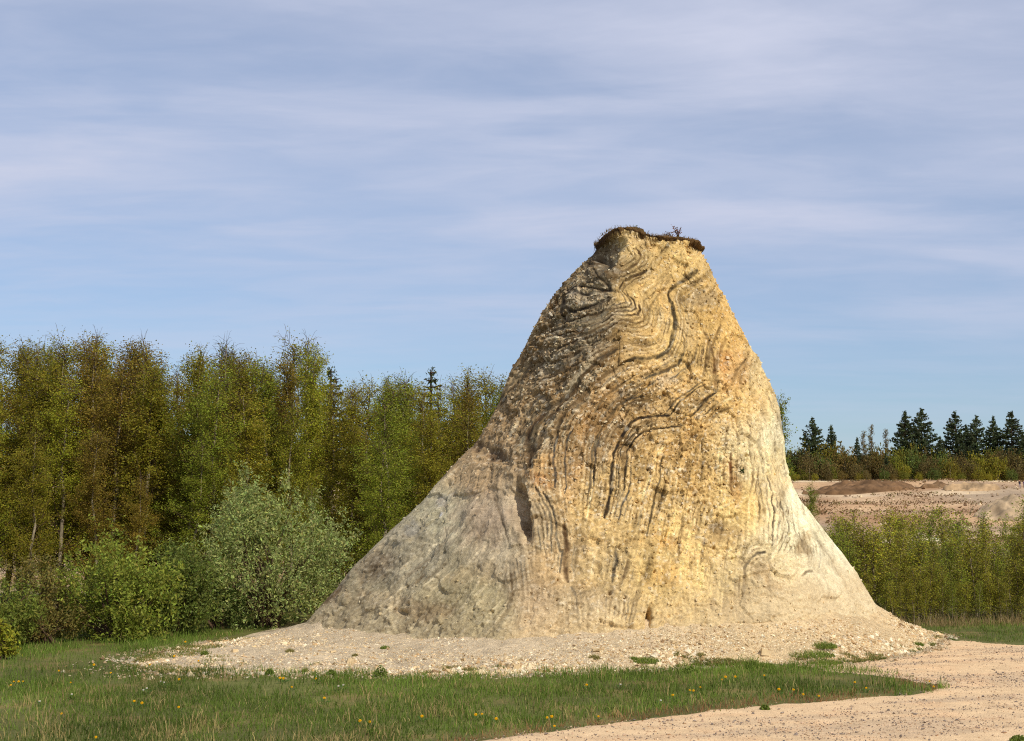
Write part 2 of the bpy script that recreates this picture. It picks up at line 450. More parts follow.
# (points, half-width px, strength, colour, relief, own part?)
LAY = [
 (A((400,455),(470,452),(492,440),(478,405),(462,375)), .9, .75, (96,66,34), .5, 0),
 (A((400,475),(500,472),(520,450),(500,405),(472,370)), 1.0, .85, (88,60,32), .8, 1),
 (A((402,492),(520,494),(550,475),(535,440),(505,400),(490,365)), 1.0, .9, (84,58,32), .8, 1),
 (A((400,515),(520,520),(560,505),(575,480),(562,455)), 1.2, .9, (84,58,30), .9, 1),
 (A((415,545),(540,552),(590,540),(598,515),(585,480)), 1.0, .6, (130,96,54), .4, 0),
 (A((455,355),(480,322),(530,292),(580,275),(605,258)), 1.7, .85, (84,62,36), .9, 1),
 (A((470,370),(490,345),(535,312),(590,290)), .9, .6, (110,80,44), .5, 0),
 (A((425,275),(490,265),(540,230),(572,190),(568,150),(550,125)), 1.3, .7, (112,82,48), .7, 1),
 (A((440,310),(500,285),(550,255),(600,225)), .9, .5, (120,90,54), .4, 0),
 (A((450,240),(500,225),(535,195),(545,160)), .9, .5, (130,98,58), .4, 0),
 (A((895,262),(840,298),(780,335),(745,368),(735,395)), 2.6, .75, (98,80,54), .6, 1),
 (A((735,395),(752,450),(768,540),(762,610),(742,680)) + C_((300,10),(300,60),(272,115),(220,150),(150,163),(90,168),(20,185)), 2.3, .85, (108,92,64), 1.0, 1),
 (A((430,380),(340,370),(300,330),(240,310)), 1.8, .7, (66,54,42), .8, 0),
 (A((400,370),(330,385),(260,400),(190,380),(150,410),(150,470),(210,500),(300,470),(400,420)), 2.0, .75, (64,50,38), 1.0, 1),
 (A((330,160),(345,230),(370,310),(400,360)), 2.2, .6, (78,66,52), .8, 0),
 (A((140,400),(120,470),(150,540),(230,560),(330,520),(400,470)), 2.0, .6, (70,58,44), .8, 0),
 (A((60,600),(160,600),(260,580),(360,530),(400,500)), 2.2, .55, (84,68,48), .8, 0),
 (A((20,660),(120,650),(240,640),(340,590),(410,540)), 2.0, .5, (92,72,48), .7, 0),
 (B((670,105),(600,152),(520,205),(450,260),(400,330),(340,400),(270,440),(220,520),(170,600),(150,680)), 3.2, .72, (92,72,46), .9, 1),
 (B((700,200),(600,250),(560,300),(500,350),(430,400),(370,470),(330,560),(310,680)), 2.4, .6, (100,78,48), .8, 1),
 (B((560,60),(470,120),(400,180),(320,240),(230,300)), 2.4, .5, (98,76,50), .7, 0),
 (B((640,20),(560,110),(460,190),(380,260),(280,340),(180,440),(120,560)), 1.6, .45, (110,86,56), .6, 0),
 (B((760,270),(700,300),(640,340),(580,400),(540,470)), 1.5, .5, (92,72,46), .7, 0),
 (B((880,290),(820,330),(740,380),(680,420),(620,490),(560,600),(535,680)), 1.4, .55, (96,80,54), .7, 0),
 (B((820,370),(740,380),(700,420)), 1.2, .6, (80,66,46), .6, 0),
 (B((850,395),(770,395),(710,430)), 1.0, .6, (92,78,56), .6, 0),
 (C_((367,125),(342,180),(270,220),(200,250),(145,272)), 2.0, .85, (100,88,66), .9, 1),
 (C_((398,192),(340,235),(285,275)), 1.2, .6, (118,112,98), .5, 0),
 (C_((482,285),(420,330),(370,365),(320,400),(265,465)), 1.3, .85, (72,60,44), .8, 1),
 (C_((485,303),(430,340),(380,380),(330,420),(290,478)), 1.2, .8, (84,72,52), .8, 1),
 (C_((545,350),(490,390),(450,440),(402,497)), 1.9, .85, (62,50,36), 1.0, 1),
 (C_((585,425),(540,428),(500,465),(425,508)), 1.1, .6, (90,78,58), .6, 0),
 (C_((475,0),(520,90),(490,190),(475,260)), 1.5, .35, (150,110,66), .4, 0),
 (C_((350,0),(365,60),(370,120)), 1.0, .4, (140,120,88), .4, 0),
 (C_((600,60),(560,140),(540,240),(545,330)), 2.4, .4, (160,108,56), .4, 0),
 (C_((685,180),(650,260),(620,330)), 1.6, .35, (140,106,66), .4, 0),
 (C_((280,483),(200,488),(110,500),(60,528),(20,590),(0,622)) + D((895,85),(870,130),(868,220),(858,340),(845,420),(820,498)), 2.0, .97, (50,40,30), 1.3, 1),
 (C_((230,505),(120,520),(70,560),(40,610)) + E((105,100),(95,180),(98,300),(80,380)), .9, .6, (96,82,60), .6, 0),
 (C_((365,538),(290,550),(220,566),(140,576),(90,610),(55,665)) + E((155,110),(148,200),(140,300),(140,340)), 1.4, .9, (74,66,54), .9, 1),
 (C_((200,535),(120,548),(80,590)) + E((120,90),(108,180),(112,300),(95,390)), .9, .7, (104,92,70), .6, 0),
 (E((182,100),(178,180),(176,260),(165,345)), .9, .7, (112,106,94), .6, 0),
 (E((168,340),(125,430),(104,525)), 1.2, .75, (104,100,90), .7, 1),
 (E((360,150),(340,200),(335,290),(310,400),(290,500),(268,610)), 1.2, .75, (104,88,62), .7, 1),
 (E((385,220),(370,290),(345,400),(318,510)), .9, .6, (118,100,70), .5, 0),
 (E((490,360),(482,430),(465,520),(436,650)), 1.1, .6, (120,94,58), .6, 0),
 (E((585,405),(562,460),(543,550)), 1.2, .6, (118,90,54), .6, 0),
 (E((290,260),(270,330),(245,430),(215,540)), 1.6, .4, (236,210,158), -.4, 0),
 (D((640,0),(608,60),(598,160),(600,260),(606,320),(592,368)), 1.1, .85, (104,104,98), .7, 1),
 (D((785,25),(755,110),(750,200),(740,300),(722,425)), 1.5, .8, (104,92,72), .8, 1),
 (D((805,22),(772,110),(765,250),(752,370),(738,440)), 1.0, .75, (110,106,96), .6, 1),
 (D((560,15),(538,80),(526,180),(546,280),(540,330)), 1.5, .75, (108,104,98), .7, 1),
 (D((425,20),(405,90),(395,160),(400,210)), 4.0, .7, (98,74,48), .9, 1),
 (D((425,320),(470,385),(500,445),(515,520),(520,620),(525,690)), 1.2, .7, (112,104,88), .7, 1),
 (D((478,350),(520,430),(545,520),(550,600),(568,690)) + G6((320,110),(312,210)), 1.3, .75, (100,94,82), .8, 1),
 (D((595,540),(605,600),(612,690)) + G6((345,80),(335,160),(350,250)), 3.0, .65, (110,80,50), .7, 1),
 (D((420,400),(465,490),(475,600),(480,690)), 1.0, .5, (140,120,84), .5, 0),
 (D((200,370),(215,460),(250,560),(280,690)), 1.4, .4, (140,122,92), .5, 0),
 (G6((590,85),(597,140),(578,262)), 2.2, .75, (116,108,92), .8, 1),
 (G6((655,150),(640,230),(610,290)), 3.5, .5, (140,98,56), .5, 0),
 (G6((80,140),(92,210),(105,300)), 1.0, .6, (128,122,110), .5, 0),
 (G6((370,285),(395,340),(402,480)), 1.8, .55, (124,112,92), .5, 0),
 (G6((545,340),(538,450)), 1.2, .5, (132,122,104), .5, 0),
 (G6((665,350),(640,460)), 1.0, .55, (120,108,88), .5, 0),
 (G6((680,380),(658,480)), 1.0, .55, (120,108,88), .5, 0),
 (G6((500,300),(440,300),(400,330)), 1.2, .4, (130,112,84), .4, 0),
 (G7((438,264),(390,270),(352,308),(333,350),(330,420),(336,520)), 1.8, .85, (92,82,66), .9, 1),
 (G7((305,380),(305,450),(310,520)), 1.0, .5, (130,110,78), .5, 0),
 (G7((370,330),(362,400),(380,450)), 1.0, .5, (126,108,80), .5, 0),
 (G7((470,0),(476,80),(470,190)), 1.1, .65, (116,104,84), .6, 1),
 (G7((512,0),(535,90),(540,160),(528,215),(498,275)), 1.0, .5, (128,112,86), .5, 0),
 (G7((605,165),(622,225),(640,262)), 1.6, .5, (130,100,62), .6, 0),
 (G7((708,205),(720,280),(718,345)), 1.1, .55, (150,148,140), .4, 0),
 (G7((628,388),(648,366),(692,358)), 1.7, .85, (84,76,62), .8, 1),
 (G7((765,470),(770,510)), 1.2, .5, (120,108,88), .5, 0),
 (G7((160,320),(155,420),(150,480)), .9, .4, (150,120,76), .4, 0),
 (G7((235,280),(225,380),(212,480)), .9, .4, (150,120,76), .4, 0),
 (E((850,115),(870,200),(870,280),(850,380)), 1.0, .5, (150,116,72), .5, 0),
 (E((920,160),(950,280),(975,400),(985,520),(975,660)), 1.0, .6, (124,104,76), .6, 1),
 (E((905,380),(905,520)), .9, .4, (150,124,84), .4, 0),
 (E((745,130),(740,220),(742,340)), 2.0, .6, (150,92,44), .6, 0),
]
Z1 = lambda *p: tile(480, 210, 3.657, p)
for p_, hw_, st_, c_k in [
 (Z1((395,190),(425,225),(450,260),(480,290)), 1.3, .7, (74,58,40)), (Z1((430,120),(410,170),(395,215),(400,245)), 1.6, .6, (86,70,50)), (Z1((320,300),(370,285),(420,288),(480,298)), 1.5, .75, (70,54,38)),
 (Z1((335,372),(400,358),(440,335),(490,318)), 1.4, .75, (66,50,34)), (Z1((300,420),(380,398),(440,370),(492,340)), 1.3, .7, (76,58,38)), (Z1((280,470),(370,445),(440,415),(495,380)), 1.3, .65, (80,62,40)),
 (Z1((255,525),(350,495),(430,455),(500,415)), 1.3, .6, (86,66,42)), (Z1((225,575),(330,540),(430,490),(510,445)), 1.3, .55, (90,68,44)), (Z1((180,640),(280,600),(380,555),(470,500)), 1.3, .5, (96,74,48)),
 (Z1((310,330),(300,380),(320,410)), 1.6, .7, (74,54,36)), (Z1((150,560),(110,640),(60,720)), 2.5, .6, (84,72,56)), (Z1((540,440),(600,460),(640,455)), 1.0, .5, (120,92,58)), (Z1((520,480),(600,500),(660,480),(680,430)), 1.0, .45, (130,100,62)),
 (Z1((620,330),(640,300),(600,330)), 1.0, .5, (120,90,52)), (Z1((840,470),(820,560),(835,600)), 1.3, .5, (130,100,62)), (Z1((880,420),(850,500),(860,600)), 1.6, .45, (150,104,58)),
 (B((180,180),(120,270),(60,350),(10,430)), 2.5, .55, (90,76,58)), (B((330,400),(240,480),(180,560),(130,650)), 2.2, .7, (98,70,42)), (B((270,380),(190,470),(120,580),(60,670)), 1.6, .5, (120,92,60)), (B((480,260),(400,360),(320,440),(250,540),(200,680)), 2.0, .6, (96,70,42))]:
    LAY.append((p_, hw_ * .85, st_, c_k, .6, 1))
U0, V0, GW, GH = 250, 205, 680, 470
gu, gv = np.meshgrid(np.arange(GW) + U0, np.arange(GH) + V0)
gu = gu.astype(float); gv = gv.astype(float)
# colour map of the bare rock (its own colours, plus painted shade on the upper left), by nearest-weighted samples
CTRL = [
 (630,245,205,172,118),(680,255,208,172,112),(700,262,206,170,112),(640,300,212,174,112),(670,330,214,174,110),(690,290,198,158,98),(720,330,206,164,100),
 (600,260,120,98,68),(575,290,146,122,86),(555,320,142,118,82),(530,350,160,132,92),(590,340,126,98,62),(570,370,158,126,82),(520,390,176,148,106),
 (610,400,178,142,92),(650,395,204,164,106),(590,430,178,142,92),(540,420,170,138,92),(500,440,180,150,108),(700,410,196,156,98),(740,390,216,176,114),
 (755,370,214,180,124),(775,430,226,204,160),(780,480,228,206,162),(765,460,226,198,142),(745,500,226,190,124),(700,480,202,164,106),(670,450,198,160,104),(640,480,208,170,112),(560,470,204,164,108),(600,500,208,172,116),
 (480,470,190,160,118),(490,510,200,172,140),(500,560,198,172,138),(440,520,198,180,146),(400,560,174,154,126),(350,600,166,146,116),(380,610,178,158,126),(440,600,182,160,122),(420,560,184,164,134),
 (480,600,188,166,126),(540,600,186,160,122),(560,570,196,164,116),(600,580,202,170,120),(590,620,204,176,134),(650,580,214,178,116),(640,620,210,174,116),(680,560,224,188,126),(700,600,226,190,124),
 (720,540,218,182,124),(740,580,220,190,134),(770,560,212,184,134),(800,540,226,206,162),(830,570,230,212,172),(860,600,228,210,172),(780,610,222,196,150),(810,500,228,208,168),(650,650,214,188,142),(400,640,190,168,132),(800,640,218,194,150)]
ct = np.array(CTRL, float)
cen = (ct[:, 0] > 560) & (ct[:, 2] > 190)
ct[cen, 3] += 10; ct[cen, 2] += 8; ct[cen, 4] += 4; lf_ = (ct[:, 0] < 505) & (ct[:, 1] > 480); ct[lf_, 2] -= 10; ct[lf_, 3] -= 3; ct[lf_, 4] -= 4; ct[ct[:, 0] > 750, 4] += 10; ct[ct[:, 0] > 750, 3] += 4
st = 5
cu, cv = gu[::st, ::st], gv[::st, ::st]
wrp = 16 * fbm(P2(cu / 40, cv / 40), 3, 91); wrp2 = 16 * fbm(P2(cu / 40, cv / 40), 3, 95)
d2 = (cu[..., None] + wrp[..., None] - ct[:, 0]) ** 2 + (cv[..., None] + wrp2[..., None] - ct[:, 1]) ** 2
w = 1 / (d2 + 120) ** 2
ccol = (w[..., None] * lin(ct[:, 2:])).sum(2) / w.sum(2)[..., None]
# bedding direction (double angle), from the traced layers and a few strokes along the flanks
STROKES = [s[0] for s in LAY] + [[(330,600),(420,510),(470,460)], [(360,620),(430,560),(480,500)], [(440,630),(500,560)], [(770,400),(778,450),(785,490)], [(800,520),(840,570),(860,600)], [(760,480),(770,540)], [(720,350),(745,400)], [(690,600),(690,560)], [(545,330),(520,380),(500,430)], [(740,600),(830,605)]]
so = []
for s in STROKES:
    s = np.array(s, float)
    for a, b in zip(s[:-1], s[1:]):
        L = np.hypot(*(b - a))
        for t in np.linspace(0.1, 0.9, max(1, int(L / 7))):
            p = a + (b - a) * t; an = 2 * math.atan2(*(b - a)[::-1]); so.append((p[0], p[1], math.cos(an), math.sin(an)))
so = np.array(so)
oc = np.zeros(cu.shape); os_ = np.zeros(cu.shape)
for k in range(0, len(so), 60):
    q = so[k:k + 60]
    w = 1 / ((cu[..., None] - q[:, 0]) ** 2 + (cv[..., None] - q[:, 1]) ** 2 + 30) ** 1.7
    oc += (w * q[:, 2]).sum(-1); os_ += (w * q[:, 3]).sum(-1)
def up(g):
    """bilinear upsample of a coarse grid"""
    iy = np.clip((np.arange(GH)) / st, 0, g.shape[0] - 1.001); ix = np.clip((np.arange(GW)) / st, 0, g.shape[1] - 1.001)
    y0, x0 = iy.astype(int), ix.astype(int); fy, fx = (iy - y0), (ix - x0)
    if g.ndim == 3: fy, fx = fy[:, None, None], fx[None, :, None]
    else: fy, fx = fy[:, None], fx[None, :]
    a = g[y0][:, x0]; b = g[y0][:, np.minimum(x0 + 1, g.shape[1] - 1)]; c = g[np.minimum(y0 + 1, g.shape[0] - 1)][:, x0]; d = g[np.minimum(y0 + 1, g.shape[0] - 1)][:, np.minimum(x0 + 1, g.shape[1] - 1)]
    return (a * (1 - fx) + b * fx) * (1 - fy) + (c * (1 - fx) + d * fx) * fy
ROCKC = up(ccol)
nrm = np.hypot(oc, os_) + 1e-12
ang = 0.5 * np.arctan2(up(os_ / nrm), up(oc / nrm))
ca, sa = np.cos(ang), np.sin(ang)
# streaks along the bedding (line integral of noise)
def lic(noise, steps):
    acc = noise.copy(); n = 1
    for sgn in (1, -1):
        x = gu - U0; y = gv - V0; dx, dy = sgn * ca, sgn * sa
        pdx, pdy = dx, dy
        for _ in range(steps):
            x = np.clip(x + pdx, 0, GW - 1); y = np.clip(y + pdy, 0, GH - 1)
            xi, yi = np.rint(x).astype(int), np.rint(y).astype(int)
            ndx, ndy = ca[yi, xi], sa[yi, xi]
            flip = np.where(ndx * pdx + ndy * pdy < 0, -1.0, 1.0)
            pdx, pdy = ndx * flip, ndy * flip
            acc = acc + noise[yi, xi]; n += 1
    return acc / n
n0 = RNG.random((GH, GW))
n0b = (n0 + np.roll(n0, 1, 0) + np.roll(n0, 1, 1) + np.roll(np.roll(n0, 1, 0), 1, 1)) / 4
n1 = up(RNG.random(cu.shape)) 
LICA = lic(n0b, 12); LICA = (LICA - LICA.mean()) / LICA.std()
LICB = lic(n1, 26); LICB = (LICB - LICB.mean()) / LICB.std()
# stains, bleached patches, and dark blobs painting shade onto the upper left: (u, v, ru, rv, tilt, colour, strength, dent in metres)
BLOBS = [
 (620,412,62,30,-.3,(172,134,80),.35,0),(560,425,44,40,-.7,(150,114,70),.4,0),(585,345,26,44,.3,(98,74,46),.45,0),(560,300,18,26,.4,(112,88,58),.4,0),(605,275,12,22,.1,(100,80,54),.5,0),(535,365,12,30,.5,(120,102,76),.4,0),
 (604,300,12,9,-.4,(200,182,150),.5,-.02),(618,312,6,8,.3,(196,178,148),.5,-.02),(575,302,10,12,.2,(204,188,160),.55,-.03),(592,270,9,18,.3,(150,134,108),.5,0),(556,360,16,11,-.6,(198,178,144),.5,-.02),(545,375,8,8,0,(198,178,144),.45,0),
 (490,452,13,7,.3,(84,62,44),.75,.10),(472,444,10,6,.2,(92,72,54),.5,.03),(527,452,9,14,.1,(100,76,50),.6,.05),(540,480,12,5,.5,(172,112,56),.45,0),(515,470,14,9,.4,(150,126,92),.4,0),
 (376,565,20,12,-.5,(126,106,82),.55,.02),(330,590,12,20,.6,(142,112,82),.5,.04),(440,500,10,4,-.7,(178,172,160),.5,0),(412,532,14,7,-.7,(150,146,136),.5,0),(439,514,2.5,4,0,(206,206,206),.8,-.02),
 (480,520,40,24,.2,(196,166,134),.35,0),(470,575,30,10,-.2,(196,170,124),.4,0),(425,612,22,9,0,(150,122,88),.5,.03),(385,600,30,9,.1,(188,164,126),.4,0),(505,545,5,26,.2,(194,178,146),.4,0),
 (566,620,30,12,0,(200,172,128),.45,-.05),(585,596,28,12,0,(160,138,106),.5,.02),(520,575,14,30,.1,(176,152,118),.3,0),
 (660,535,16,12,.2,(228,182,104),.5,0),(690,545,20,20,.1,(232,196,130),.5,-.02),(665,575,16,12,0,(224,176,100),.5,0),(722,535,18,10,.3,(146,116,74),.5,.03),(716,528,8,8,0,(104,80,48),.6,.05),(805,545,8,12,.2,(150,114,66),.6,.03),
 (762,570,11,9,0,(140,106,64),.55,.04),(775,585,9,7,0,(158,120,72),.5,.02),(775,490,12,30,.1,(232,198,136),.5,0),(755,500,8,28,.05,(232,192,120),.5,0),(730,372,14,20,.3,(196,138,76),.4,0),(722,360,8,12,.3,(170,112,56),.4,.02),
 (667,380,10,6,-.3,(200,186,158),.5,0),(640,300,20,24,.1,(222,182,116),.4,0),(665,305,9,30,.15,(226,186,120),.4,0),(700,300,14,9,-.2,(150,134,108),.5,.02),(690,330,8,16,.1,(166,146,112),.4,0),(680,300,5,5,0,(140,116,80),.5,.02),
 (640,240,12,6,0,(196,164,116),.4,0),(625,255,8,18,.1,(222,190,130),.5,-.02),(662,350,4,30,.1,(232,196,132),.3,0),(735,470,10,12,0,(176,132,74),.4,.02),(735,490,5,14,0,(186,120,58),.4,.02),(620,450,20,14,.2,(206,168,112),.4,0),(625,395,22,12,.2,(150,116,72),.35,.02),(600,420,18,16,0,(150,118,76),.35,.02)]
DENT = np.zeros((GH, GW))
edge_n = 0.85 * fbm(P2(gu / 6, gv / 6), 4, 88)
for (u, v, ru, rv, tl, colr, sg_, dn) in BLOBS:
    du, dv = gu - u, gv - v
    x = (du * math.cos(tl) + dv * math.sin(tl)) / ru; y = (-du * math.sin(tl) + dv * math.cos(tl)) / rv
    f = sstep(1.5, 0.5, np.hypot(x, y) + edge_n)
    ROCKC += (lin(colr) - ROCKC) * (f * sg_)[..., None]
    DENT += dn * f
def hollow(u, v, ru, rv, tl, dn, p=2.0):
    global DENT
    du, dv = gu - u, gv - v
    x = (du * math.cos(tl) + dv * math.sin(tl)) / ru; y = (-du * math.sin(tl) + dv * math.cos(tl)) / rv
    DENT = DENT + dn * sstep(1.25, 0.4, np.hypot(x, y) + 0.35 * edge_n)
hollow(521, 512, 9, 29, -0.22, 0.42); hollow(515, 505, 12, 24, -0.2, 0.12); hollow(606, 252, 12, 20, 0.1, 0.40); hollow(618, 243, 8, 9, 0.5, 0.30)
hollow(648, 620, 2.6, 14, 0.1, 0.35); hollow(693, 249, 7, 8, 0, 0.18); hollow(403, 612, 5, 2.2, 0.2, 0.12); hollow(656, 247, 10, 5, 0, 0.1)
for _ in range(70):
    hollow(random.uniform(380, 800), random.uniform(380, 620), random.uniform(1, 2.2), random.uniform(.8, 1.6), random.uniform(-1, 1), random.uniform(.06, .14))
# how crumbly the face is
CRUMB = np.full((GH, GW), 0.55)
for (u, v, ru, rv, k) in [(620,410,90,60,1.0),(560,330,60,70,1.0),(690,470,70,60,.95),(600,470,60,60,.75),(560,470,60,50,.8),(420,570,110,70,.38),(490,520,46,60,.2),(780,480,30,90,.35),(830,570,50,60,.25),(760,510,20,40,.3),(640,300,40,40,.3),(665,330,35,45,.4),(650,580,60,50,.6),(740,570,40,30,.6)]:
    f = np.exp(-(((gu - u) / ru) ** 2 + ((gv - v) / rv) ** 2)); CRUMB += (k - CRUMB) * f
def samp(g, u, v):
    x = np.clip(u - U0, 0, GW - 1.01); y = np.clip(v - V0, 0, GH - 1.01)
    x0, y0 = x.astype(int), y.astype(int); fx, fy = x - x0, y - y0
    if g.ndim == 3: fx, fy = fx[..., None], fy[..., None]
    return (g[y0, x0] * (1 - fx) + g[y0, x0 + 1] * fx) * (1 - fy) + (g[y0 + 1, x0] * (1 - fx) + g[y0 + 1, x0 + 1] * fx) * fy

# lay the beds over the surface points, with a slight wobble
wu = FU + 1.4 * fbm(P2(FU / 12, FV / 12), 3, 71) + 0.7 * fbm(P2(FU / 3.2, FV / 3.2), 2, 72); wv = FV + 1.4 * fbm(P2(FU / 12, FV / 12), 3, 75) + 0.7 * fbm(P2(FU / 3.2, FV / 3.2), 2, 76)
brk = 0.5 + 0.9 * fbm(P2(FU / 9, FV / 9), 3, 79)
wid = np.clip(1 + 0.7 * fbm(P2(FU / 13, FV / 13), 3, 85), .55, 1.5)
spk = np.clip(1.02 + 0.5 * fbm(P2(FU / 2.6, FV / 2.6), 2, 83), .6, 1.15)
fade = sstep(-.42, .05, fbm(P2(FU / 24, FV / 24), 3, 81))
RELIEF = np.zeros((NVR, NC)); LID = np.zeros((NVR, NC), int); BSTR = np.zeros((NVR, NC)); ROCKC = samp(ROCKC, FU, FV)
def seg_dist(s, m=14):
    s = np.array(s, float)
    sl = np.nonzero((FU > s[:, 0].min() - m) & (FU < s[:, 0].max() + m) & (FV > s[:, 1].min() - m) & (FV < s[:, 1].max() + m))
    x, y = wu[sl], wv[sl]
    d = np.full(x.shape, 99.0); al = np.zeros(x.shape); tot = 0.0
    for a, b in zip(s[:-1], s[1:]):
        ab = b - a; L2 = (ab ** 2).sum() + 1e-9; L = math.sqrt(L2)
        t = np.clip(((x - a[0]) * ab[0] + (y - a[1]) * ab[1]) / L2, 0, 1)
        dn = np.hypot(x - a[0] - t * ab[0], y - a[1] - t * ab[1])
        m_ = dn < d; d = np.where(m_, dn, d); al = np.where(m_, tot + t * L, al); tot += L
    return sl, d, al, tot
rr_c = np.random.default_rng(9)
for li, (pts, hw, stg, colr, rel, own) in enumerate(LAY):
    sl, d, al, tot = seg_dist(pts)
    taper = sstep(-2, 8, al) * sstep(-2, 8, tot - al)
    g = np.exp(-(d / ((.88 if hw > 1.9 else .78 if hw > 1.15 else .72) * hw * wid[sl] * (0.5 + 0.5 * taper))) ** 4 * 0.8)
    colr = np.array(colr) * rr_c.uniform(.8, 1.15)
    f = np.clip(g * np.sqrt(stg) * spk[sl] * (1 - (1 - fade[sl]) * (0 if stg > .7 else .45)) * (0.78 + 0.4 * np.clip(brk[sl] + 0.3 * stg, 0, 1.1)), 0, 0.97)
    ROCKC[sl] = ROCKC[sl] + (lin(colr) * 0.5 - ROCKC[sl]) * f[..., None]
    if stg >= .5 and hw >= 1.0:
        rr2 = np.random.default_rng(li); o_ = hw * 1.6
        for k_ in range(6):
            o_ += rr2.uniform(1.6, 2.8); wd = rr2.uniform(.45, .75)
            g3 = np.exp(-((d - o_) / wd) ** 2) * taper * (0.95 - .12 * k_) * np.clip(1.5 * brk[sl] - .1, 0, 1) * (1 - LID[sl].astype(bool) * .7)
            cc3 = lin((118, 90, 54)) if k_ % 2 == 0 else lin((236, 214, 168))
            if rr2.random() < .3: cc3 = lin((126, 118, 100))
            ROCKC[sl] = ROCKC[sl] + (cc3 * .85 - ROCKC[sl]) * (g3 * spk[sl] * (.95 if k_ % 2 == 0 else .6))[..., None]
    RELIEF[sl] -= g * rel * (0.5 + 0.6 * brk[sl])
    # pale crust on the upper side of the stronger layers
    if own and rel > 0:
        g2 = np.exp(-((d - 2.4 * hw) / (1.1 * hw)) ** 2) * 0.25 * taper * np.clip(brk[sl], 0, 1)
        ROCKC[sl] = ROCKC[sl] + (lin((232, 206, 156)) - ROCKC[sl]) * g2[..., None]
        m_ = (g > 0.5) & (f > BSTR[sl])
        LID[sl] = np.where(m_, li + 1, LID[sl]); BSTR[sl] = np.where(m_, f, BSTR[sl])
# displacement along the surface normal
def gnormals(Pg):
    du = np.roll(Pg, -1, 1) - np.roll(Pg, 1, 1); dv = np.gradient(Pg, axis=0)
    n = np.cross(du, dv); n /= np.linalg.norm(n, axis=2)[..., None] + 1e-9
    return n
nor = gnormals(BASE)
ctr = np.array([BASE[..., 0].mean(), Y0])
if ((BASE[:, :, :2] - ctr) * nor[..., :2]).sum() < 0: nor = -nor
cr = samp(CRUMB, FU, FV)
wp = BASE + 0.05 * np.stack([fbm(BASE * 6, 2, 5), fbm(BASE * 6, 2, 8), fbm(BASE * 6, 2, 11)], -1)
f1, f2, va, ta = worley(wp * np.array([3.6, 3.6, 5.0]), 100, True)
f3, f4, vb, tb = worley(wp * np.array([9.0, 9.0, 12.0]), 120, True)
_, _, vL, tL = worley((wp + 0.1 * fbm(BASE * 2, 2, 3)[..., None]) * np.array([1.35, 1.35, 1.9]), 160, True)
f5, f6, vc = worley(wp * np.array([21.0, 21.0, 25.0]), 140)
la, lb = samp(LICA, FU, FV), samp(LICB, FU, FV)
rel = RELIEF; dent = samp(DENT, FU, FV)
topfade = sstep(0, 0.04, (ZT - zz))[:, None]
disp = 0.12 * fbm(BASE * 0.8, 3, 20) + 0.07 * fbm(BASE * 2.1, 3, 24)
disp = disp + cr * (1 - .8 * np.clip(-rel * 1.6, 0, 1)) * (0.045 * (va - .5) + 0.11 * ta + 0.026 * (vb - .5) + 0.08 * tb + 0.020 * (vc - .5)) + (0.35 + .65 * cr) * (0.06 * (vL - .5) + 0.17 * tL)
disp = disp + (0.25 + 0.75 * cr) * (0.005 * la + 0.005 * lb) + 0.020 * rel - dent
sidefade = sstep(0.1, 0.55, np.abs(nor[..., 1]))           # keep the outline itself close to the traced one
disp = disp * (0.22 + 0.78 * sidefade) * (1 - 0.9 * sstep(ZT - 0.16, ZT - 0.02, zz))[:, None]
ROCK = BASE + nor * disp[..., None]
ROCK[..., 2] = np.where(topfade < 1, BASE[..., 2], ROCK[..., 2])
# colours
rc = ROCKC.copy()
var = 1 + cr * (1 - .75 * np.clip(-rel * 1.6, 0, 1)) * (0.20 * (vb - .5) + 0.32 * (vc - .5) + 0.12 * (va - .5)) + 0.085 * la + 0.075 * lb
var = var * (1 + 0.22 * fbm(BASE * 1.6, 4, 44))
strk = (sstep(0.9, 2.2, -la) * 0.45 + sstep(1.0, 2.2, -lb) * 0.35) * (0.4 + 0.6 * sstep(-.1, .3, fbm(BASE * 1.1, 3, 48)))
rc = rc + (lin((104, 76, 42)) - rc) * (1.25 * strk)[..., None]
pale_ = sstep(1.0, 2.4, la) * 0.35
rc = rc + (lin((234, 214, 172)) - rc) * pale_[..., None]
mot = (1 - .7 * np.clip(-rel * 1.5, 0, 1)) * sstep(0.05, 0.55, fbm(wp * np.array([2.2, 2.2, 2.8]), 4, 46)) * np.clip(cr, 0, 1) * 0.5
rc = rc + (rc * np.array([0.62, 0.52, 0.42]) - rc) * mot[..., None]
rc = rc * np.clip(var, 0.3, 1.7)[..., None]
flake = (rel > -.15) * sstep(0.90, 0.97, vc) * np.clip(cr * 1.1, 0, 1) * 0.5 + sstep(0.95, 0.98, vb) * cr * 0.3
rc = rc + (lin((238, 224, 194)) - rc) * np.clip(flake, 0, .8)[..., None]
pit_ = sstep(0.16, 0.06, vc) * cr * 0.55
rc = rc + (lin((104, 76, 42)) - rc) * pit_[..., None]
# dust washed down over the foot of the rock
dustf = sstep(1.5, 0.45, BASE[..., 2] - 0.55 * sstep(640, 760, FU) + 0.5 * fbm(BASE * 1.7, 4, 47)) * (0.35 + 0.65 * sstep(600, 720, FU))
rc = rc + (lin((206, 180, 136)) - rc) * (0.75 * dustf)[..., None]
rc = np.clip(rc, 0.015, 0.85)

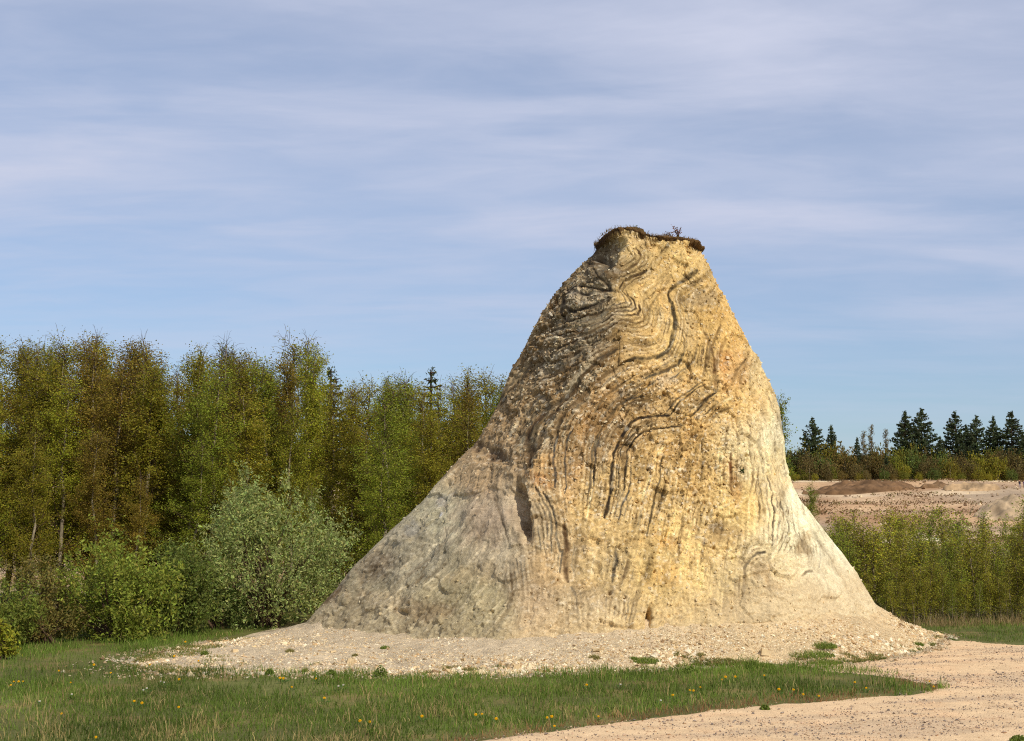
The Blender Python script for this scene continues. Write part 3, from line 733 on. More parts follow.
mound = empty('rock_mound', (float(ctr[0]), Y0, 0))
tag(mound, 'tall free-standing mound of folded yellow rock with dark wavy layers', 'rock mound')
MO = np.array([ctr[0], Y0, 0])
Vall = (ROCK - MO).reshape(-1, 3); Call = rc.reshape(-1, 3)
r_, c_ = np.meshgrid(np.arange(NVR - 1), np.arange(NC), indexing='ij')
c2_ = (c_ + 1) % NC
FA = np.stack([r_ * NC + c_, r_ * NC + c2_, (r_ + 1) * NC + c2_, (r_ + 1) * NC + c_], -1).reshape(-1, 4)
lidv = LID
front = np.zeros((NVR, NC), bool); front[:, :nf] = True
fid = np.where(front, lidv, 0)[:-1].reshape(-1)
def sub_mesh(name, mask, mat):
    fs = FA[mask]; used, inv = np.unique(fs.ravel(), return_inverse=True)
    return mesh_np(name, Vall[used], inv.reshape(-1, 4), mat, Call[used], True)
# every unbroken stretch of a layer is its own part; crumbs go back to the face
nid = 0; fid2 = np.zeros_like(fid)
for li in range(1, len(LAY) + 1):
    idx = np.nonzero(fid == li)[0]
    par = {}
    def find(a):
        while par[a] != a: par[a] = par[par[a]]; a = par[a]
        return a
    for q in FA[idx].tolist():
        for v_ in q:
            if v_ not in par: par[v_] = v_
        r0 = find(q[0])
        for v_ in q[1:]: par[find(v_)] = r0
    comp = {}
    for i_f, q in zip(idx.tolist(), FA[idx].tolist()): comp.setdefault(find(q[0]), []).append(i_f)
    for c_f in comp.values():
        if len(c_f) > 70: nid += 1; fid2[c_f] = nid
fid = fid2
obj('rock_face', sub_mesh('rock_face', fid == 0, M_ROCK), mound)
for li in range(1, nid + 1):
    m_ = fid == li
    if m_.any(): obj('ash_layer', sub_mesh('ash_layer', m_, M_ROCK), mound)

nch = 5000
fi = RNG.integers(0, NVR - 8, nch * 6); fj = RNG.integers(0, nf, nch * 6)
okc = (RNG.random(nch * 6) < np.clip(cr[fi, fj] * 1.25 - .2, 0, 1) ** 2 * (rel[fi, fj] > -.10) * (1 - .97 * (LID[fi, fj] > 0))) & (BASE[fi, fj, 2] > .5)
fi, fj = fi[okc][:nch], fj[okc][:nch]; nch = len(fi)
def rock_chips():
    pos = ROCK[fi, fj] - MO; col_ = rc[fi, fj] * RNG.uniform(.7, 1.25, (nch, 1))
    col_ = col_ + (lin((236, 220, 182)) - col_) * (RNG.random((nch, 1)) < .22) * .6
    sz = 0.012 + 0.014 * RNG.random(nch) + 0.025 * RNG.random(nch) ** 7
    return stones(pos, sz, np.clip(col_, .02, .85), RNG, True)
# turf cap: overhanging sod with a ragged rim
top = BASE[-1]; tc_ = top.mean(0)
step_ = 3; rim = top[::step_]; k = len(rim)
dirv = rim - tc_; dirv[:, 2] = 0; rl = np.linalg.norm(dirv, axis=1)[:, None]; dirv = dirv / rl
an_ = np.arange(k)
rag = fbm(np.stack([rim[:, 0] * 4, rim[:, 1] * 4, an_ * 0], -1), 4, 61); rag2 = fbm(np.stack([rim[:, 0] * 11, rim[:, 1] * 11, an_ * 0 + 3], -1), 4, 64)
urim = proj(rim[:, 0], rim[:, 1], rim[:, 2])[0]
lip = 0.01 + 0.12 * sstep(684, 700, urim)
rings = []
for f_, dz in ((-.15, -.08), (0.05, -.05), (.5, -.035), (.95, -.012), (1.0, .0), (.7, .014), (.1, .02), (-.35, .03), (-.8, .035)):
    off = (lip + 0.02 + 0.05 * rag + 0.09 * rag2)[:, None] * f_ if f_ > 0 else rl * f_
    z_ = dz * (1 + 0.6 * rag2) * (1 + .7 * sstep(684, 698, urim)) + 0.010 * RNG.normal(size=k) - (0.09 * np.clip(rag + 1.1 * rag2, -.2, 1) if dz < -0.04 else 0) + .02
    rings.append(rim + dirv * off + np.stack([0 * z_, 0 * z_, z_], -1))
TV = np.concatenate(rings + [tc_[None] + [[0, 0, .1]]]) - MO
nr = len(rings)
q_i, q_j = np.meshgrid(np.arange(nr - 1), np.arange(k), indexing='ij')
TQ = np.stack([q_i * k + q_j, q_i * k + (q_j + 1) % k, (q_i + 1) * k + (q_j + 1) % k, (q_i + 1) * k + q_j], -1).reshape(-1, 4)
TT = np.stack([(nr - 1) * k + np.arange(k), (nr - 1) * k + (np.arange(k) + 1) % k, np.full(k, nr * k)], -1)
tcl = lin((104, 78, 46))[None] * (1 + 0.6 * fbm((TV + 5) * 7, 3, 67)[:, None])
turf = obj('turf_cap', mesh_np('turf_cap', TV, [TQ, TT], M_TURF, np.clip(tcl, .01, 1), True), mound)
turf['label'] = 'brown overhanging sod along the flat top'
mb = MB()
def blade_set(mb, base, hgt, wid_, lean, C, rng):
    n = len(base); a = rng.random(n) * 2 * math.pi
    wdir = np.stack([np.cos(a), np.sin(a), 0 * a], -1) * (wid_ / 2)[:, None]
    b = rng.random(n) * 2 * math.pi; ln = (lean * hgt)[:, None] * np.stack([np.cos(b), np.sin(b), 0 * b], -1)
    up_ = np.stack([0 * hgt, 0 * hgt, hgt], -1)
    m = base + up_ * .55 + ln * .35; t = base + up_ * np.sqrt(np.clip(1 - lean ** 2 * .5, .2, 1))[:, None] + ln
    V = np.stack([base - wdir, base + wdir, m + wdir * .75, m - wdir * .75, t], 1).reshape(-1, 3)
    i = np.arange(n)[:, None] * 5
    mb.add(V, T=i + np.array([[3, 2, 4]]), Q=i + np.array([[0, 1, 2, 3]]), C=np.repeat(C, 5, 0))
n = 900
ang_i = RNG.integers(0, k, n); tpos = rim[ang_i] + dirv[ang_i] * (0.06 - RNG.random(n) ** 2 * 0.7)[:, None] * np.minimum(1, rl[ang_i] / .8)
tpos[:, 2] += 0.04
cl = lin((128, 104, 62))[None] * (0.6 + 0.8 * RNG.random((n, 1)))
blade_set(mb, tpos - MO, 0.03 + 0.07 * RNG.random(n) ** 2, np.full(n, .012), RNG.random(n) * 1.2, cl, RNG)
for _ in range(170):
    i = int(RNG.integers(0, k))
    if rim[i, 1] > Y0 + .2: continue
    p = rim[i] - MO + dirv[i] * RNG.uniform(0, .05); L_ = RNG.uniform(.05, .2)
    mb.tube([p + [0, 0, .0], p + [RNG.normal(0, .015), -.02, -L_ * .5], p + [RNG.normal(0, .03), -.01, -L_]], [.006, .005, .002], 3, lin((92, 68, 44)))
dg = obj('dry_grass', mb.mesh('dry_grass', M_GRASS, True), turf)

# ------------------------------------------------------------------ scree apron
OUT_PX = [(128, 668), (165, 674), (230, 674), (300, 675), (400, 677), (500, 677), (600, 671), (690, 666), (770, 664), (850, 664), (905, 655), (938, 642)]
out = [on_ground(u, v) for u, v in OUT_PX]
out += [(9.35, 34.2), (9.0, 36.2), (7.0, 39.0), (3.0, 40.2), (-2.0, 39.5), (-5.0, 37.2)]
out += [on_ground(238, 640), on_ground(180, 650), on_ground(140, 660)]
out = np.array(out)
AC = np.array([(at_y(590, 600, Y0)[0]), Y0 - 0.6])
oa = np.arctan2(out[:, 1] - AC[1], out[:, 0] - AC[0]); orr = np.hypot(*(out - AC).T)
o = np.argsort(oa); oa, orr = oa[o], orr[o]
row_c = int(np.argmin(abs(zz - 0.45)))
ring_ = BASE[row_c, :, :2]; ra = np.arctan2(ring_[:, 1] - AC[1], ring_[:, 0] - AC[0]); rr_ = np.hypot(*(ring_ - AC).T); o = np.argsort(ra)
ra, rr_ = ra[o], rr_[o]
def cyc(a, xa, ya): return np.interp(a, np.concatenate([xa - 2 * math.pi, xa, xa + 2 * math.pi]), np.tile(ya, 3))
# contact height of the rubble on the rock, by direction
ch_px = [(308, 622), (360, 634), (430, 638), (520, 636), (600, 634), (650, 628), (700, 616), (760, 606), (820, 600), (873, 603)]
cha, chz = [], []
for u, v in ch_px:
    x, y = on_ground(u, v, 0.4)
    x, z = at_y(u, v, y)
    for _ in range(6):
        a_ = math.atan2(y - AC[1], x - AC[0])
        rr0 = float(cyc(a_, ra, rr_)); y = 0.5 * y + 0.5 * (AC[1] + math.sin(a_) * rr0); x, z = at_y(u, v, y)
    cha.append(math.atan2(y - AC[1], x - AC[0])); chz.append(z)
cha += [1.0, 2.0]; chz += [0.9, 0.6]
cha = np.array(cha); chz = np.array(chz); o = np.argsort(cha); cha, chz = cha[o], chz[o]
print('contact', np.round(chz, 2), np.round(cha, 2))
def apron(a, s):
    """s=0 at the outer edge, 1 at the rock"""
    r0 = cyc(a, ra, rr_) * 0.985; r1 = np.maximum(cyc(a, oa, orr), r0 + 0.4); hc = cyc(a, cha, chz)
    r = r1 + (r0 - r1) * s
    x, y = AC[0] + r * np.cos(a), AC[1] + r * np.sin(a)
    z = hc * np.clip(s, 0, 1.2) ** 1.45
    p = np.stack([x * 1.3, y * 1.3, 0 * x], -1)
    z = z + 0.09 * fbm(p, 3, 210) * np.clip(s * 3, 0, 1) + 0.03 * fbm(p * 4, 3, 214) * np.clip(s * 6, 0, 1) + 0.012 - 0.05 * (s < 0.001)
    return np.stack([x, y, z + height(x, y) * (1 - np.clip(s * 2, 0, 1))], -1)
na, ns = 720, 72
aa = np.linspace(-math.pi, math.pi, na, endpoint=False); ss = np.linspace(0, 1.15, ns)
AAg, SSg = np.meshgrid(aa, ss)
APV = apron(AAg, SSg)
i_, j_ = np.meshgrid(np.arange(ns - 1), np.arange(na), indexing='ij')
APQ = np.stack([i_ * na + j_, i_ * na + (j_ + 1) % na, (i_ + 1) * na + (j_ + 1) % na, (i_ + 1) * na + j_], -1).reshape(-1, 4)
apc = lin((208, 186, 150))[None, None] * (1 + 0.25 * fbm(APV * 1.5, 3, 220)[..., None])
yel = sstep(560, 760, proj(APV[..., 0], APV[..., 1], APV[..., 2])[0])[..., None]
apc = apc * (1 - yel) + yel * lin((216, 188, 142)) * (1 + 0.25 * fbm(APV * 1.5, 3, 225)[..., None])
scree = obj('scree_slope', mesh_np('scree_slope', APV.reshape(-1, 3), APQ, M_SCREE, np.clip(apc, .02, .8).reshape(-1, 3), True))
scree['kind'] = 'structure'
# rubble
OCT = np.array([[1, 0, 0], [0, 1, 0], [-1, 0, 0], [0, -1, 0], [0, 0, 1], [0, 0, -1]], float)
OCTF = np.array([[0, 1, 4], [1, 2, 4], [2, 3, 4], [3, 0, 4], [1, 0, 5], [2, 1, 5], [3, 2, 5], [0, 3, 5]])
CUB = np.array([[x, y, z] for z in (-1, 1) for x, y in ((-1, -1), (1, -1), (1, 1), (-1, 1))], float) * .7
CUBF = np.array([[0, 3, 2, 1], [4, 5, 6, 7], [0, 1, 5, 4], [1, 2, 6, 5], [2, 3, 7, 6], [3, 0, 4, 7]])
def stones(pos, size, colr, rng, cube=False):
    n = len(pos); bv, bf = (CUB, CUBF) if cube else (OCT, OCTF)
    kv = len(bv)
    V = bv[None] * (size[:, None] * rng.uniform(.55, 1.2, (n, 3)))[:, None, :] * np.array([1, 1, .7])
    V = V * rng.uniform(.7, 1.3, (n, kv, 1))
    a = rng.random(n) * 6.28; ca_, sa_ = np.cos(a)[:, None], np.sin(a)[:, None]
    V = np.stack([V[..., 0] * ca_ - V[..., 1] * sa_, V[..., 0] * sa_ + V[..., 1] * ca_, V[..., 2] + V[..., 0] * rng.normal(0, .35, (n, 1))], -1)
    V = V + pos[:, None, :]
    Fc = (np.arange(n)[:, None, None] * kv + bf[None]).reshape(-1, bf.shape[1])
    return V.reshape(-1, 3), Fc, np.repeat(colr, kv, 0)
n = 38000
a = RNG.uniform(-math.pi * 1.02, math.pi * .12, n); s = 1 - RNG.random(n) ** 0.75 * (1.02 + .22 * RNG.random(n) ** 3)
pos = apron(a, s)
un = proj(pos[:, 0], pos[:, 1], pos[:, 2])
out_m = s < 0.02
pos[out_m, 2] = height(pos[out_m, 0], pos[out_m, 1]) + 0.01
size = 0.010 + 0.018 * RNG.random(n) + 0.045 * RNG.random(n) ** 8
srt = fbm(P2(pos[:, 0] * .7, pos[:, 1] * .9), 3, 230)
size *= np.clip(1.25 - 0.7 * s, .5, 1.2) * np.clip(1 + 1.1 * srt, .5, 1.8); pos[:, 2] -= size * .2
pal = lin(np.array([(226, 204, 160), (210, 180, 132), (236, 218, 182), (190, 154, 106), (160, 128, 90), (214, 188, 150)]))
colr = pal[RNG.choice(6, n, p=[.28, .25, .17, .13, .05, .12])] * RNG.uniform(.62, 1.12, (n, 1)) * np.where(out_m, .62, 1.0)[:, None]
V, Fc, Cc = rock_chips(); ch_o = obj('rock_chips', mesh_np('rock_chips', V, Fc, M_STONE, Cc), mound); ch_o['kind'] = 'stuff'
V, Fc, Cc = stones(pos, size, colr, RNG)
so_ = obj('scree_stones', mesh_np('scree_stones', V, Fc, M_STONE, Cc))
BM = [stones(np.zeros((1, 3)), np.array([.09]), np.array([lin((206, 180, 136))]), np.random.default_rng(40 + i), True) for i in range(4)]
BM = [mesh_np('fallen_block', v_, f_, M_STONE, c_k) for v_, f_, c_k in BM]
for i, (a_, s_, sc_) in enumerate([(-2.75, .35, .8), (-2.5, .6, .6), (-2.3, .3, 1.0), (-2.05, .5, .7), (-1.85, .25, .8), (-1.6, .55, .9), (-1.35, .3, .7), (-1.1, .6, .8), (-.9, .35, 1.1), (-.65, .5, .8), (-.4, .4, .9), (-1.0, .75, .6)]):
    p_ = apron(np.array([a_]), np.array([s_]))[0]
    o = obj('fallen_block', BM[i % 4], None, tuple(p_ + [0, 0, .02 * sc_])); o.scale = (sc_,) * 3; o.rotation_euler = (.2 * (i % 3 - 1), .15 * (i % 2), i * 1.1)
    zn = 'left' if a_ < -2.2 else 'middle' if a_ < -1.2 else 'right'
    tag(o, f'small angular block fallen on the {zn} part of the scree', 'stone', f'fallen blocks on the {zn} scree')
tag(so_, 'loose pale yellow stone chips strewn over the scree around the mound', 'rubble', kind='stuff')

# ------------------------------------------------------------------ path
PATH_PX = [(372, 790), (426, 750), (518, 736.5), (600, 725), (680, 714), (760, 704.5), (850, 698), (915, 692.0), (938, 687), (895, 679), (828, 672), (770, 660), (840, 650), (900, 640), (945, 640), (985, 642), (1024, 645), (1160, 652), (1500, 668), (1600, 790)]
pp = []
for (u0, v0), (u1, v1) in zip(PATH_PX, PATH_PX[1:] + PATH_PX[:1]):
    m_ = max(2, int(math.hypot(u1 - u0, v1 - v0) / 3))
    for t in np.arange(m_) / m_: pp.append(on_ground(u0 + (u1 - u0) * t, v0 + (v1 - v0) * t))
pp = np.array(pp)
pp += 0.22 * np.stack([fbm(P2(pp[:, 0] * 2.2, pp[:, 1] * 2.2), 4, 301), fbm(P2(pp[:, 0] * 2.2, pp[:, 1] * 2.2), 4, 305)], -1)
pgx, pgy = np.meshgrid(np.arange(-3, 13.5, 0.065), np.arange(16.5, 33.5, 0.065))
PH = height(pgx, pgy) + 0.010
# keep the cells of a fine grid that lie in the path outline
PATH_G = [tuple(p) for p in pp]
mk = inpoly(pgx, pgy, PATH_G)
wq = fbm(P2((pgx * .9 + pgy * .35) * 0.35, (pgy * .9 - pgx * .35) * 2.2), 4, 310); wr = fbm(P2(pgx * 2, pgy * 3), 3, 315)
pc = lin((228, 194, 148)) + 0 * pgx[..., None]
pc = pc + (lin((204, 175, 138)) - pc) * sstep(-.1, .4, wq)[..., None] * .8
pc = pc + (lin((230, 188, 140)) - pc) * sstep(.0, .5, wr)[..., None] * .5
er = mk.copy()
for _ in range(2):
    er[1:-1, 1:-1] &= er[:-2, 1:-1] & er[2:, 1:-1] & er[1:-1, :-2] & er[1:-1, 2:]
PH = np.where(er, PH, PH - .03)
nxp = pgx.shape[1]
i_, j_ = np.meshgrid(np.arange(pgx.shape[0] - 1), np.arange(nxp - 1), indexing='ij')
cellm = mk[:-1, :-1] & mk[1:, :-1] & mk[:-1, 1:] & mk[1:, 1:]
fidx = (i_ * nxp + j_)[cellm]
fs = np.stack([fidx, fidx + 1, fidx + nxp + 1, fidx + nxp], -1)
used, inv = np.unique(fs.ravel(), return_inverse=True)
path = obj('gravel_path', mesh_np('gravel_path', np.stack([pgx, pgy, PH], -1).reshape(-1, 3)[used], inv.reshape(-1, 4), M_PATH, pc.reshape(-1, 3)[used], True))
path['kind'] = 'structure'
n = 42000
x, y = RNG.uniform(-2, 12, n), RNG.uniform(17, 33.5, n)
m_ = inpoly(x, y, PATH_G); x, y = x[m_], y[m_]
dens = sstep(-.25, .3, fbm(P2((x * .9 + y * .35) * 0.35, (y * .9 - x * .35) * 2.2), 4, 310))
m_ = RNG.random(len(x)) < 0.15 + .85 * dens; x, y = x[m_], y[m_]; n = len(x)
pos = np.stack([x, y, height(x, y) + .016], -1)
colr = lin(np.array([(150, 132, 116), (120, 106, 96), (206, 176, 140), (190, 160, 130)]))[RNG.choice(4, n, p=[.3, .15, .3, .25])] * RNG.uniform(.7, 1.1, (n, 1))
V, Fc, Cc = stones(pos, 0.006 + .009 * RNG.random(n) + 0.022 * RNG.random(n) ** 12, colr, RNG)
pb = obj('path_pebbles', mesh_np('path_pebbles', V, Fc, M_STONE, Cc))
tag(pb, 'small grey and tan pebbles scattered over the gravel path', 'pebbles', kind='stuff')

# ------------------------------------------------------------------ grass
GRASS_PX = [(-320, 660), (-150, 652), (0, 640), (100, 632), (240, 622), (300, 612), (300, 622), (250, 632), (205, 642), (165, 654), (112, 663), (140, 671), (200, 671), (300, 673), (400, 675), (500, 676), (600, 670), (680, 665), (760, 661.5), (830, 666.5), (900, 673.5), (955, 686), (930, 693), (850, 700.5), (760, 707), (680, 717), (600, 728), (520, 739), (440, 752), (360, 800), (-420, 800)]
GRASS_G = [on_ground(u, v) for u, v in GRASS_PX]
RG_PX = [(922, 631), (915, 622), (1100, 612), (1300, 612), (1300, 656), (1160, 650), (1024, 644), (985, 641.5), (950, 638)]
RG_G = [on_ground(u, v) for u, v in RG_PX]
def grass_points(poly, n, box, wob=0.16):
    x, y = RNG.uniform(box[0], box[1], n), RNG.uniform(box[2], box[3], n)
    wx = x + wob * fbm(P2(x * 1.6, y * 1.6), 4, 331); wy = y + 2.2 * wob * fbm(P2(x * 1.6, y * 1.6), 4, 335)
    m_ = inpoly(wx, wy, poly)
    return x[m_], y[m_]
def grass_object(name, polys, label, ground_scale=1.0):
    mb = MB()
    for poly, n, box, hs in polys:
        x, y = grass_points(poly, n, box)
        c1_ = fbm(P2(x * .55, y * .4), 4, 341); c2__ = fbm(P2(x * 2.6, y * 1.6), 3, 345); thin = fbm(P2(x * 1.1, y * .9), 3, 349)
        patch = sstep(-9.5, -6.5, x) * 0 + np.exp(-(((x + 6.8) / 2.0) ** 2 + ((y - 29.3) / 1.7) ** 2))
        keep = RNG.random(len(x)) < np.clip(0.75 + 1.1 * thin - 0.65 * patch, .16, 1)
        x, y, c1_, c2__ = x[keep], y[keep], c1_[keep], c2__[keep]; n = len(x)
        h = (0.045 + 0.07 * RNG.random(n) + 0.10 * RNG.random(n) ** 4) * np.clip(1 + .9 * c2__, .4, 1.8) * hs
        near_path = sstep(0.0, 1.0, c1_)
        gcol = lin((106, 126, 48))[None] * (1 + 0.7 * c1_[:, None]) * RNG.uniform(.65, 1.25, (n, 1))
        dryf = np.clip(sstep(.0, .6, c2__ + .4 * c1_ + .35 * (22.5 - y) / 3) * .45 + .05, 0, .6)
        dm = RNG.random(n) < dryf
        dcol = lin((184, 162, 104))[None] * RNG.uniform(.55, 1.15, (n, 1))
        gcol = np.where(dm[:, None], dcol, gcol)
        h = np.where(dm, h * 1.12, h)
        # low reddish-brown dead fringe by the path edge
        u, v = proj(x, y, 0 * x)
        fr = np.zeros(n)
        for (u0, v0), (u1, v1) in zip(PATH_PX[1:9], PATH_PX[2:10]):
            mid = (u >= min(u0, u1)) & (u < max(u0, u1)); ve = v0 + (v1 - v0) * (u - u0) / (u1 - u0 + 1e-9)
            fr = np.where(mid, np.clip(1 - np.abs(ve - v) / 7, 0, 1), fr)
        fm = RNG.random(n) < fr * 1.1
        gcol = np.where(fm[:, None], lin((160, 120, 78))[None] * RNG.uniform(.6, 1.1, (n, 1)), gcol)
        h = h * (1 - .55 * np.clip(fr * 1.2, 0, 1))
        base = np.stack([x, y, height(x, y) - .005], -1)
        blade_set(mb, base, h, 0.006 + 0.007 * RNG.random(n), 0.15 + .75 * RNG.random(n) ** 1.5, gcol, RNG)
    g = obj(name, mb.mesh(name, M_GRASS, True))
    tag(g, label, 'grass', kind='stuff')
    return g
grass_object('meadow_grass', [(GRASS_G, 330000, (-13.5, 9, 15.5, 41), 1.0)], 'green and straw coloured meadow grass in front of the mound')
grass_object('verge_grass', [(RG_G, 60000, (8, 20, 30, 42), .8)], 'short green grass verge in front of the sapling thicket')

mb = MB(); n = 60000
a = RNG.uniform(-math.pi * 1.02, -.1, n); s_e = RNG.random(n) ** 1.6 * .45
p_ = apron(a, s_e); cl_ = fbm(P2(p_[:, 0] * 1.5, p_[:, 1] * 2.0), 3, 361) + .25 * fbm(P2(p_[:, 0] * 6, p_[:, 1] * 6), 2, 365)
lft = sstep(-4.5, -6.5, p_[:, 0])
m_ = cl_ > .22 + .9 * s_e - .28 * lft
p_ = p_[m_]; n = len(p_)
gcl = np.where(RNG.random((n, 1)) < .3, lin((176, 152, 96))[None], lin((112, 124, 52))[None]) * RNG.uniform(.6, 1.2, (n, 1))
blade_set(mb, p_ - [0, 0, .01], .02 + .07 * RNG.random(n), np.full(n, .010), .2 + .8 * RNG.random(n), gcl, RNG)
tag(obj('scree_grass', mb.mesh('scree_grass', M_GRASS, True)), 'thin grass creeping up into the lower edge of the scree', 'grass', kind='stuff')

def tuft(u, v, wpx, hpx, name, label, cat, colr, n=220, group=None, ground=0.0, broad=False, z=None):
    x, y = on_ground(u, v)
    for yt in np.arange(22, y, .04):
        xt, zt_ = at_y(u, v, yt); al = math.atan2(yt - AC[1], xt - AC[0]); r0, r1 = float(cyc(al, ra, rr_)) * .985, float(cyc(al, oa, orr))
        s_ = (r1 - math.hypot(xt - AC[0], yt - AC[1])) / max(r1 - r0, .3)
        if 0 < s_ < 1.05 and float(apron(np.array([al]), np.array([s_]))[0, 2]) >= zt_: x, y = xt, yt; break
    sc = y / F; R_, H_ = wpx * sc / 2, hpx * sc
    zb = 0.0
    a = RNG.random(n) * 6.28; r = R_ * np.sqrt(RNG.random(n))
    bx, by = r * np.cos(a), r * np.sin(a)
    mb = MB()
    cc = lin(colr)[None] * RNG.uniform(.6, 1.6, (n, 1))
    if broad:
        hh = H_ * (1 - (r / R_) ** 2 * .7) * RNG.random(n) ** .6
        mb.quads(np.stack([bx, by, hh + .01], -1), 0.012 + .014 * RNG.random(n), RNG, .6, cc)
        for k_ in range(8): mb.tube([(0, 0, -.02), (bx[k_] * .6, by[k_] * .6, hh[k_])], [.006, .003], 3, lin(colr))
    else:
        blade_set(mb, np.stack([bx, by, 0 * bx - .01], -1), H_ * (.5 + .6 * RNG.random(n)) * (1 - .5 * (r / R_) ** 2), np.full(n, .011), .2 + .7 * RNG.random(n), cc, RNG)
    # stand it on the apron or ground
    al = math.atan2(y - AC[1], x - AC[0]); rr0 = math.hypot(x - AC[0], y - AC[1])
    r0, r1 = float(cyc(al, ra, rr_)) * .985, float(cyc(al, oa, orr))
    s_ = (r1 - rr0) / max(r1 - r0, .3)
    zb = float(apron(np.array([al]), np.array([s_]))[0, 2]) if s_ > 0 else float(height(np.array([x]), np.array([y]))[0])
    o = obj(name, mb.mesh(name, M_GRASS, True), None, (x, y, zb - .004))
    tag(o, label, cat, group)
    return o
DGR = (104, 118, 46); MGR = (116, 130, 54); OLV = (146, 136, 80)
TUFTS = [
 (381, 678, 13, 12, 'weed_clump', 'dark green round weed clump at the lower edge of the left scree', DGR, 1),
 (331, 676, 10, 6, 'weed_clump', 'small dark weed clump left of the round clump on the scree edge', DGR, 1),
 (270, 675, 9, 6, 'weed_clump', 'leftmost small dark weed clump on the scree edge', DGR, 1),
 (647, 662, 28, 7, 'grass_tuft', 'flat dark green grass tuft on scree below the dark crevice', MGR, 0),
 (634, 659, 10, 4, 'grass_tuft', 'small grass tuft just above the flat tuft below the crevice', MGR, 0),
 (594, 659, 12, 6, 'grass_tuft', 'thin grass tuft on scree left of the flat dark tufts', OLV, 0),
 (752, 668, 16, 16, 'grass_tuft', 'tall spiky grass tuft rising at the back of the grass strip', MGR, 0),
 (765, 666, 22, 6, 'grass_tuft', 'broad low grass tuft right of the tall spiky one', MGR, 0),
 (824, 648, 26, 8, 'grass_tuft', 'upper grass patch of the three on the right scree', MGR, 0),
 (812, 656, 46, 8, 'grass_tuft', 'widest grass patch of the three on the right scree', MGR, 0),
 (824, 663, 34, 6, 'grass_tuft', 'lowest grass patch of the three on the right scree', MGR, 0),
 (918, 645, 12, 5, 'grass_tuft', 'small grass tuft at the right foot of the scree', MGR, 0),
 (935, 638, 14, 5, 'grass_tuft', 'olive grass tuft where the scree meets the right verge', OLV, 0),
 (950, 640, 10, 3, 'grass_tuft', 'low dark grass tuft beside the right verge', DGR, 0),
 (690, 672, 16, 6, 'weed_clump', 'low leafy weed clump on the strip edge under the scree', DGR, 1),
 (765, 710, 10, 5, 'weed_clump', 'small leafy weed clump hanging over the path edge', DGR, 1),
 (1018, 743, 16, 7, 'weed_clump', 'dark green weed clump in the bottom right corner of the path', DGR, 1),
 (373, 735, 13, 6, 'weed_clump', 'broad-leaved weed clump in the near meadow grass', DGR, 1),
 (205, 655, 8, 7, 'grass_tuft', 'upright grass tuft growing in the left end of the scree', MGR, 0),
 (305, 672, 7, 6, 'grass_tuft', 'thin grass tuft in the lower left scree', OLV, 0),
 (290, 652, 9, 5, 'grass_tuft', 'olive grass tuft halfway up the left scree', OLV, 0),
 (385, 648, 9, 4, 'grass_tuft', 'small green tuft high on the left scree', MGR, 0),
 (355, 656, 6, 4, 'grass_tuft', 'tiny grass tuft on the middle of the left scree', OLV, 0),
 (445, 668, 14, 4, 'grass_tuft', 'sparse low tuft on the scree right of the round clump', OLV, 0),
 (468, 670, 12, 4, 'grass_tuft', 'second sparse low tuft right of the round clump', OLV, 0),
 (700, 655, 12, 4, 'grass_tuft', 'sparse olive tuft on the scree between flat tufts and patches', OLV, 0),
 (727, 660, 14, 4, 'grass_tuft', 'sparse olive tuft on the scree left of the tall spiky one', OLV, 0),
]
for u, v, wp_, hp_, nm, lb_, cl_, br_ in TUFTS:
    tuft(u, v, wp_, hp_, nm, lb_, 'weeds' if br_ else 'grass tuft', cl_, 260 if wp_ < 20 else 700, broad=bool(br_))

# dandelions and daisies
def flower_mesh(name, petal, centre, R_, H_):
    mb = MB(); mb.tube([(0, 0, -.01), (.006, .002, H_ * .5), (0, 0, H_)], [.003, .003, .003], 4, lin((96, 110, 52)))
    for r_i, zf, nn in ((1.0, 0, 12), (.68, .008, 10)):
        an = np.arange(nn) * 2 * math.pi / nn
        for q in an:
            d_ = np.array([math.cos(q), math.sin(q), 0]); e_ = np.array([-d_[1], d_[0], 0])
            mb.add([d_ * .1 * R_ + [0, 0, H_ + zf], d_ * R_ * .7 * r_i + e_ * R_ * .24 + [0, 0, H_ + .006 + zf], d_ * R_ * r_i + [0, 0, H_ + .002 + zf], d_ * R_ * .7 * r_i - e_ * R_ * .24 + [0, 0, H_ + .006 + zf]], Q=[[0, 1, 2, 3]], C=petal)
    an = np.arange(6) * math.pi / 3
    mb.add(np.concatenate([np.stack([np.cos(an) * R_ * .35, np.sin(an) * R_ * .35, 0 * an + H_ + .012], -1), [[0, 0, H_ + .022]]]), T=[[i, (i + 1) % 6, 6] for i in range(6)], C=centre)
    for q in (0.4, 2.3, 4.2, 5.4):
        d_ = np.array([math.cos(q), math.sin(q), 0]); e_ = np.array([-d_[1], d_[0], 0])
        mb.add([[0, 0, .01], d_ * .05 + e_ * .012 + [0, 0, .035], d_ * .10 + [0, 0, .03], d_ * .05 - e_ * .012 + [0, 0, .035]], Q=[[0, 1, 2, 3]], C=lin((70, 96, 40)))
    return mb.mesh(name, M_GRASS, True)
dmesh = flower_mesh('dandelion', lin((240, 196, 30)), lin((236, 170, 20)), .022, .11)
wmesh = flower_mesh('daisy', lin((226, 222, 212)), lin((226, 190, 60)), .017, .11)
